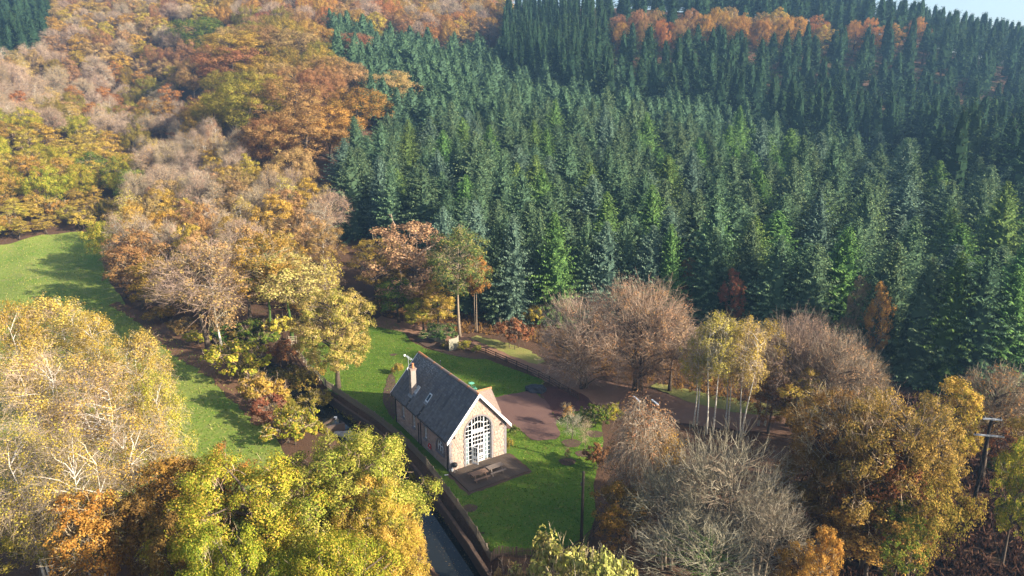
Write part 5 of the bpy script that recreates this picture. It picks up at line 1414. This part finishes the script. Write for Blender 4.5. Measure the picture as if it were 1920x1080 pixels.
LAB = {'spruce': 'dark green spruce standing inside the dense plantation on the slope', 'spruceblue': 'bluish green spruce standing inside the dense plantation on the slope', 'sprucelt': 'bright green spruce standing inside the dense plantation on the slope'}
NS = 279
for (d, x, y, z, H) in cand[:NS]:
    mt = 'spruce' if rs.random() < .72 else ('sprucelt' if rs.random() < .6 else 'spruceblue')
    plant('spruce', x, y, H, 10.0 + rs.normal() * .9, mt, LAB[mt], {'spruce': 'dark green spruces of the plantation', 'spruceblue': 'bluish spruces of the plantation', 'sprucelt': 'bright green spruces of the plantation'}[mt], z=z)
Qs, Ts = [], []
for (d, x, y, z, H) in cand[NS:]:
    Q, T = low[rs.integers(3)]['raw']; a = rs.uniform(0, 6.28); c, s = math.cos(a), math.sin(a)
    k = (10.0 + rs.normal() * .9) / 7.0
    q = np.stack([(Q[..., 0] * c - Q[..., 1] * s) * k + x, (Q[..., 0] * s + Q[..., 1] * c) * k + y, Q[..., 2] * H / 18 + z], -1)
    T = T.copy(); T[:, 0] = np.clip(T[:, 0] * .5 + rs.random() * .6 - .05, 0, 1); Qs.append(q); Ts.append(T)
if Qs:
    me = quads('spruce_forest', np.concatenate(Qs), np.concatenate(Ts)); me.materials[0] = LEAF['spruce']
    tag(link('spruce_forest', me), 'upper part of the dense spruce plantation fading into blue haze', 'forest', None, 'stuff')
    print('forest quads', sum(len(q) for q in Qs))

# ---- woods filled by zone of the slope
Z_ = []
def zone(name, poly, mix, Hr, Wr, pack=.78, where=''): Z_.append((poly, mix, Hr, Wr, pack, where))
ORD = 'on the leafy hillside at the left'
zone('meadow_edge', [(-150, 390), (225, 340), (225, 425), (100, 436), (-150, 470)], [(2, 'ash', 'gold', 'low golden tree'), (2, 'ash', 'limegold', 'low lime gold tree'), (1, 'bush', 'olivegold', 'olive gold bush')], (5, 7), (5, 8), .5, 'at the upper edge of the meadow')
zone('firs_tl', [(-120, -60), (75, -60), (88, 30), (60, 45), (-120, 40)], [(1, 'fir', 'fir', 'dark green fir')], (18, 22), (8, 10), .7, 'above the bare trees at the top left')
zone('low_left', [(-150, 190), (0, 200), (90, 215), (170, 205), (225, 240), (255, 300), (225, 360), (215, 430), (-150, 470)], [(4, 'ash', 'limegold', 'lime gold tree'), (2, 'ash', 'gold', 'golden tree'), (3, 'oak', 'yelgreen', 'yellow green oak'), (2, 'ash', 'olivegold', 'olive gold tree'), (1, 'ash', 'dkorange', 'rusty orange tree'), (1, 'ash', 'green', 'green tree')], (10, 13), (9, 12), .70, 'on the slope above the left meadow')
zone('mid_left', [(-150, 40), (60, 45), (110, 100), (250, 110), (330, 160), (330, 270), (250, 320), (215, 245), (170, 205), (90, 215), (-150, 190)], [(3, 'twig', 'buff', 'buff half bare tree'), (2, 'ash', 'dkorange', 'rusty orange tree'), (2, 'birchtwig', 'pink', 'pale pink birch'), (2, 'ash', 'buff', 'buff tree'), (2, 'oak', 'olive', 'olive green oak'), (1, 'birch', 'paleg', 'pale gold birch'), (1, 'twig', 'mauve', 'mauve half bare tree')], (11, 14), (8, 11), .68, 'halfway up the left hillside')
zone('top_left', [(75, -60), (420, -60), (400, 20), (340, 60), (320, 130), (250, 112), (110, 100), (88, 40)], [(2, 'twig', 'mauve', 'mauve half bare tree'), (3, 'ash', 'gold', 'golden tree'), (2, 'ash', 'buff', 'buff tree'), (1, 'oak', 'rust', 'rusty oak')], (12, 15), (9, 12), .68, 'along the top of the left hillside')
zone('oaks', [(345, 60), (400, 15), (520, 8), (600, 15), (660, 45), (680, 95), (735, 110), (772, 170), (770, 200), (700, 215), (640, 240), (640, 300), (480, 300), (455, 215), (400, 200), (345, 180), (335, 120)], [(3, 'oak', 'rust', 'rust coloured oak'), (4, 'oak', 'olivegold', 'olive gold oak'), (3, 'oak', 'buff', 'tawny oak'), (2, 'oak', 'olive', 'green olive oak'), (1, 'oak', 'redbrown', 'red brown oak')], (13, 16), (12, 16), .74, 'on the middle oak hill left of the spruces')
zone('top_band', [(400, -60), (950, -60), (945, 42), (860, 45), (720, 28), (640, 25), (600, 15), (520, 8), (420, 15)], [(3, 'oak', 'dkorange', 'orange brown oak'), (2, 'twig', 'mauve', 'mauve half bare tree'), (2, 'ash', 'rust', 'rusty tree'), (1, 'ash', 'gold', 'golden tree')], (12, 15), (9, 13), .6, 'along the top of the frame above the spruces')
zone('gully', [(280, 190), (345, 180), (400, 200), (455, 215), (480, 300), (600, 320), (600, 345), (330, 300), (255, 320)], [(3, 'birchtwig', 'mauve', 'mauve birch'), (2, 'ash', 'gold', 'golden tree'), (2, 'twig', 'buff', 'buff half bare tree'), (1, 'birch', 'pink', 'pink birch')], (10, 13), (6, 9), .6, 'in the gully between the two leafy hills')
zone('valley', [(205, 445), (225, 360), (255, 320), (330, 300), (600, 320), (640, 320), (790, 380), (850, 440), (760, 470), (700, 540), (640, 545), (600, 480), (560, 450), (450, 430), (330, 450), (215, 520)], [(3, 'birchtwig', 'pink', 'pink twigged birch'), (3, 'ash', 'buff', 'buff tree'), (2, 'ash', 'gold', 'golden tree'), (2, 'birch', 'paleg', 'pale gold birch'), (2, 'twig', 'mauve', 'mauve half bare tree'), (1, 'ash', 'rust', 'rusty tree'), (1, 'ash', 'olivegold', 'olive gold tree')], (12, 16), (7, 10), .60, 'in the valley wood between meadow and spruces')
zone('ridge_orange', [(1135, 16), (1220, 8), (1300, 14), (1420, 2), (1500, 18), (1750, 36), (1750, 52), (1520, 48), (1480, 36), (1330, 44), (1290, 36), (1150, 40)], [(4, 'oak', 'orange', 'bright orange beech'), (2, 'oak', 'rust', 'rust coloured beech'), (1, 'ash', 'gold', 'golden beech'), (4, 'fir', 'fir', 'dark fir standing between orange beeches')], (14, 17), (9, 12), .70, 'among dark firs on the far ridge')
zone('ridge_pines', [(940, -40), (1130, -40), (1130, 50), (1100, 60), (1060, 70), (1000, 62), (945, 40)], [(1, 'pine', 'fir', 'tall bare stemmed pine')], (26, 30), (5.5, 6.5), .85, 'at the top of the spruce slope')
zone('ridge_firs', [(1000, 70), (1130, 30), (1130, -60), (1330, -70), (1420, -70), (1600, -60), (1750, -40), (1990, 0), (1990, 300), (1860, 280), (1740, 255), (1620, 215), (1450, 155), (1300, 115), (1130, 98)], [(1, 'fir', 'fir', 'tall dark fir')], (22, 30), (10, 13), .66, 'on the dark ridge above the spruces')
ORZ = [(1130, 18), (1300, 8), (1420, -2), (1500, 14), (1760, 40), (1760, 66), (1520, 60), (1480, 52), (1330, 58), (1150, 52)]
LAWNX = [(x, y) for x, y in LAWN]
rz_ = np.random.default_rng(17)
NC = 26000
ca = rz_.uniform(-1.02, .98, NC); cy = np.sqrt(rz_.uniform(95 ** 2, 460 ** 2, NC))
cx = ca * cy; cz = hts(np.stack([cx, cy], 1))
PXl = [list(p) for p in placed_xy]; PRl = list(placed_r)
allx = np.zeros((6000, 2)); allr = np.zeros(6000); na = len(PXl)
allx[:na] = PXl; allr[:na] = PRl
streamd = seg_dist(np.stack([cx, cy], 1), STREAM); pathd = seg_dist(np.stack([cx, cy], 1), PATHC); trackd = seg_dist(np.stack([cx, cy], 1), TRACK)
count = {}; nfir = 0; farfir = []
for i in np.argsort(np.hypot(cx, cy)):
    x, y, z = cx[i], cy[i], cz[i]
    bx, by, _ = proj(x, y, z)
    if bx < -160 or bx > 2080: continue
    tx, ty, d = proj(x, y, z + 13); hit = None
    for zi, (poly, mix, Hr, Wr, pack, where) in enumerate(Z_):
        Hm = sum(Hr) / 2
        tx, ty, d = proj(x, y, z + Hm)
        if pip(tx, ty, poly): hit = zi; break
    if hit is None: continue
    if streamd[i] < 3.5 or pathd[i] < 3.5 or trackd[i] < 5: continue
    if pip(x, y, LAWNX) or pip(x, y, MEADOW): continue
    poly, mix, Hr, Wr, pack, where = Z_[hit]
    W = rz_.uniform(*Wr); H = rz_.uniform(*Hr)
    if 'dark ridge' in where and math.hypot(x, y) > 300: H *= .78; W *= .9
    if 'dark ridge' in where and math.hypot(x, y) < 350 and pip(*proj(x, y, z + H - 3)[:2], ORZ): continue
    dd = np.hypot(allx[:na, 0] - x, allx[:na, 1] - y)
    far = 1.3 if ('dark ridge' in where and math.hypot(x, y) > 300) else 1.0
    if (dd < (allr[:na] + W / 2) * pack * far).any(): continue
    ws = np.array([m_[0] for m_ in mix], float); k = rz_.choice(len(mix), p=ws / ws.sum())
    _, kind, leaf, phrase = mix[k]
    if kind in ('birch', 'birchtwig'): W *= .8
    if not seen(x, y, z, H, W, {'fir': .13, 'pine': .12}.get(kind, .15)): continue
    lab = f'{phrase} {where}'
    if kind == 'fir' and 'dark ridge' in where:
        nfir += 1
        if nfir > 270: farfir.append((x, y, z, H, W)); allx[na] = (x, y); allr[na] = W / 2; na += 1; continue
    plant(kind, x, y, H, W, leaf, lab, lab.replace('tree', 'trees').replace('oak ', 'oaks ') if True else None, z=z, twigm='twigmauve' if leaf in ('mauve', 'pink', 'buff') else 'twigbrown')
    allx[na] = (x, y); allr[na] = W / 2; na += 1
    count[(kind, leaf, hit)] = count.get((kind, leaf, hit), 0) + 1
Qs, Ts = [], []
lowfir = [conifer(170 + i, 26, 4.6, 26, 6, .85, 1.1, .14, .6, .12, .34, wid=.5) for i in range(3)]
for (x, y, z, H, W) in farfir:
    Q, T = lowfir[rz_.integers(3)]['raw']; a = rz_.uniform(0, 6.28); c, s = math.cos(a), math.sin(a); k = W / 9.2
    Qs.append(np.stack([(Q[..., 0] * c - Q[..., 1] * s) * k + x, (Q[..., 0] * s + Q[..., 1] * c) * k + y, Q[..., 2] * H / 26 + z], -1)); T = T.copy(); T[:, 0] = np.clip(T[:, 0] * .6 + rz_.random() * .4, 0, 1); Ts.append(T)
if Qs:
    me = quads('fir_forest', np.concatenate(Qs), np.concatenate(Ts)); me.materials[0] = LEAF['fir']
    tag(link('fir_forest', me), 'far part of the dark fir wood along the skyline', 'forest', None, 'stuff')
    print('far firs', len(farfir), sum(len(q) for q in Qs))
print('zone trees', sum(count.values()), count)

# ------------------------------------------------------------------ ground cover
def scatter(poly, n, rg):
    xs = [p[0] for p in poly]; ys = [p[1] for p in poly]; o = []
    while len(o) < n:
        x, y = rg.uniform(min(xs), max(xs)), rg.uniform(min(ys), max(ys))
        if pip(x, y, poly): o.append((x, y))
    return np.array(o)
rg = np.random.default_rng(9)
P = scatter(MEADOW, 16000, rg); z = hts(P)
A = np.stack([P[:, 0], P[:, 1], z + .03], 1); up = rg.normal(size=A.shape) * .45 + np.array([0, 0, 1]); hh_ = rg.uniform(.12, .34, (len(A), 1))
Q = strips(A, A + unit(up) * hh_, np.full(len(A), .07), np.full(len(A), .02), rg)
me = quads('meadow_grass', Q, np.stack([rg.random(len(Q)), rg.random(len(Q)), np.ones(len(Q))], 1)); me.materials[0] = LEAF['grassblade']
tag(link('meadow_grass', me), 'rough tussocky grass of the meadow', 'grass', None, 'stuff')
BR = [GT(*p) for p in ((1480, 860), (1560, 800), (1660, 740), (1900, 755), (2250, 790), (2250, 1200), (1500, 1200), (1380, 1000))]
P = scatter(BR, 7000, rg); k = 5; Pi = np.repeat(P, k, 0); z = hts(Pi)
A = np.stack([Pi[:, 0], Pi[:, 1], z], 1); up = rg.normal(size=A.shape) * .9 + np.array([0, 0, .8]); L_ = rg.uniform(.4, .95, (len(A), 1))
Q = strips(A, A + unit(up) * L_, np.full(len(A), .11), np.full(len(A), .03), rg)
me = quads('bracken', Q, np.stack([np.repeat(rg.random(len(P)), k), rg.random(len(Q)), np.ones(len(Q))], 1)); me.materials[0] = LEAF['bracken']
tag(link('bracken', me), 'dead brown bracken covering the shaded slope at the right', 'bracken', None, 'stuff')
# undergrowth along wood edges
UG = [G(*p) for p in ((700, 600), (800, 628), (900, 625), (1000, 640), (1100, 700), (1220, 720), (1420, 770), (1520, 790), (1700, 760), (1500, 660), (1300, 620), (1100, 600), (930, 590), (800, 570), (700, 570))]
P = scatter(UG, 3600, rg); P = P[seg_dist(P, PATHC) > 2.2]; k = 5; Pi = np.repeat(P, k, 0); z = hts(Pi)
A = np.stack([Pi[:, 0], Pi[:, 1], z], 1); up = rg.normal(size=A.shape) * .8 + np.array([0, 0, .9])
Q = strips(A, A + unit(up) * rg.uniform(.3, .8, (len(A), 1)), np.full(len(A), .09), np.full(len(A), .02), rg)
me = quads('undergrowth', Q, np.stack([np.repeat(rg.random(len(P)), k), rg.random(len(Q)), np.ones(len(Q))], 1)); me.materials[0] = LEAF['brown']
tag(link('undergrowth', me), 'brown undergrowth at the foot of the plantation', 'undergrowth', None, 'stuff')
BK_ = [G(*p) for p in ((400, 650), (470, 650), (560, 690), (610, 740), (670, 772), (720, 815), (780, 880), (850, 965), (840, 1010), (760, 925), (690, 850), (560, 790), (470, 740))]
P = scatter(BK_, 7000, rg); ds = seg_dist(P, STREAM); P = P[ds > 1.6]; k = 5; Pi = np.repeat(P, k, 0); z = hts(Pi)
A = np.stack([Pi[:, 0], Pi[:, 1], z], 1); up = rg.normal(size=A.shape) * .7 + np.array([0, 0, .8])
Q = strips(A, A + unit(up) * rg.uniform(.25, .7, (len(A), 1)), np.full(len(A), .07), np.full(len(A), .02), rg)
me = quads('bank_vegetation', Q, np.stack([np.repeat(rg.random(len(P)), k), rg.random(len(Q)), np.ones(len(Q))], 1)); me.materials[0] = LEAF['olive']
tag(link('bank_vegetation', me), 'low plants on the stream banks', 'vegetation', None, 'stuff')
P = scatter(LAWN, 26000, rg); dr = [G(*p) for p in DRIVE_PX]
P = P[np.array([not pip(p[0], p[1], dr) and not pip(*(Matrix.Rotation(-YAW, 2) @ Vector((p[0] - HO[0], p[1] - HO[1]))), [(-.7, -4.8), (7.6, -4.8), (9.4, 8), (7.3, 14.4), (-.7, 14.4)]) for p in P])]
A = np.stack([P[:, 0], P[:, 1], mesh_h(P) + .05], 1); up = rg.normal(size=A.shape) * .6 + np.array([0, 0, 1]); n1 = np.sin(P[:, 0] * .9) * np.cos(P[:, 1] * .7)
Q = strips(A, A + unit(up) * rg.uniform(.06, .14, (len(A), 1)), np.full(len(A), .05), np.full(len(A), .02), rg)
me = quads('lawn_grass', Q, np.stack([np.clip(.5 + .5 * n1, 0, 1), rg.random(len(Q)), np.ones(len(Q))], 1)); me.materials[0] = LEAF['lawnblade']
tag(link('lawn_grass', me), 'short mown grass of the lawn', 'grass', None, 'stuff')
# fallen leaves on the lawn
P = scatter(LAWN, 6500, rg); inh = np.array([pip(*(Matrix.Rotation(-YAW, 2) @ Vector((p[0] - HO[0], p[1] - HO[1]))), [(-.6, -4.8), (7.6, -4.8), (9.4, 8), (7.3, 14.4), (-.6, 14.4)]) for p in P]); P = P[~inh]
A = np.stack([P[:, 0], P[:, 1], hts(P) + .075], 1)
Q = leaf_quads(A, np.tile([0, 0, 1.0], (len(A), 1)) + rg.normal(size=A.shape) * .2, .10, rg)
me = quads('fallen_leaves', Q, np.stack([rg.random(len(Q)), rg.random(len(Q)), np.ones(len(Q))], 1)); me.materials[0] = LEAF['rust']
tag(link('fallen_leaves', me), 'scattered fallen leaves on the lawn', 'leaves', None, 'stuff')

P = scatter([G(*p, WATER_Z) for p in ((735, 880), (770, 905), (915, 1080), (850, 1080))], 260, rg); P = P[seg_dist(P, STREAM) < 1.9]
A = np.stack([P[:, 0], P[:, 1], np.full(len(P), WATER_Z + .01)], 1)
Q = leaf_quads(A, np.tile([0, 0, 1.0], (len(A), 1)), .09, rg)
me = quads('floating_leaves', Q, np.stack([rg.random(len(Q)), rg.random(len(Q)), np.ones(len(Q))], 1)); me.materials[0] = LEAF['buff']
tag(link('floating_leaves', me), 'fallen leaves floating on the stream', 'leaves', None, 'stuff')
# ------------------------------------------------------------------ haze
HAZE = 0.00028
if HAZE > 0:
    zmax = float(ZZ.max()) + 34
    hz = MB().box((0, 390, (zmax - 4.5) / 2), (1540, 1050, zmax + 4.5)).build('haze', None)
    m, nt, out = nmat('haze'); pv = nt.nodes.new('ShaderNodeVolumePrincipled')
    pv.inputs['Color'].default_value = (.30, .58, 1.0, 1); pv.inputs['Density'].default_value = HAZE; pv.inputs['Anisotropy'].default_value = 0.2
    nt.links.new(pv.outputs[0], out.inputs['Volume']); hz.data.materials.append(m)
    tag(hz, kind='stuff')
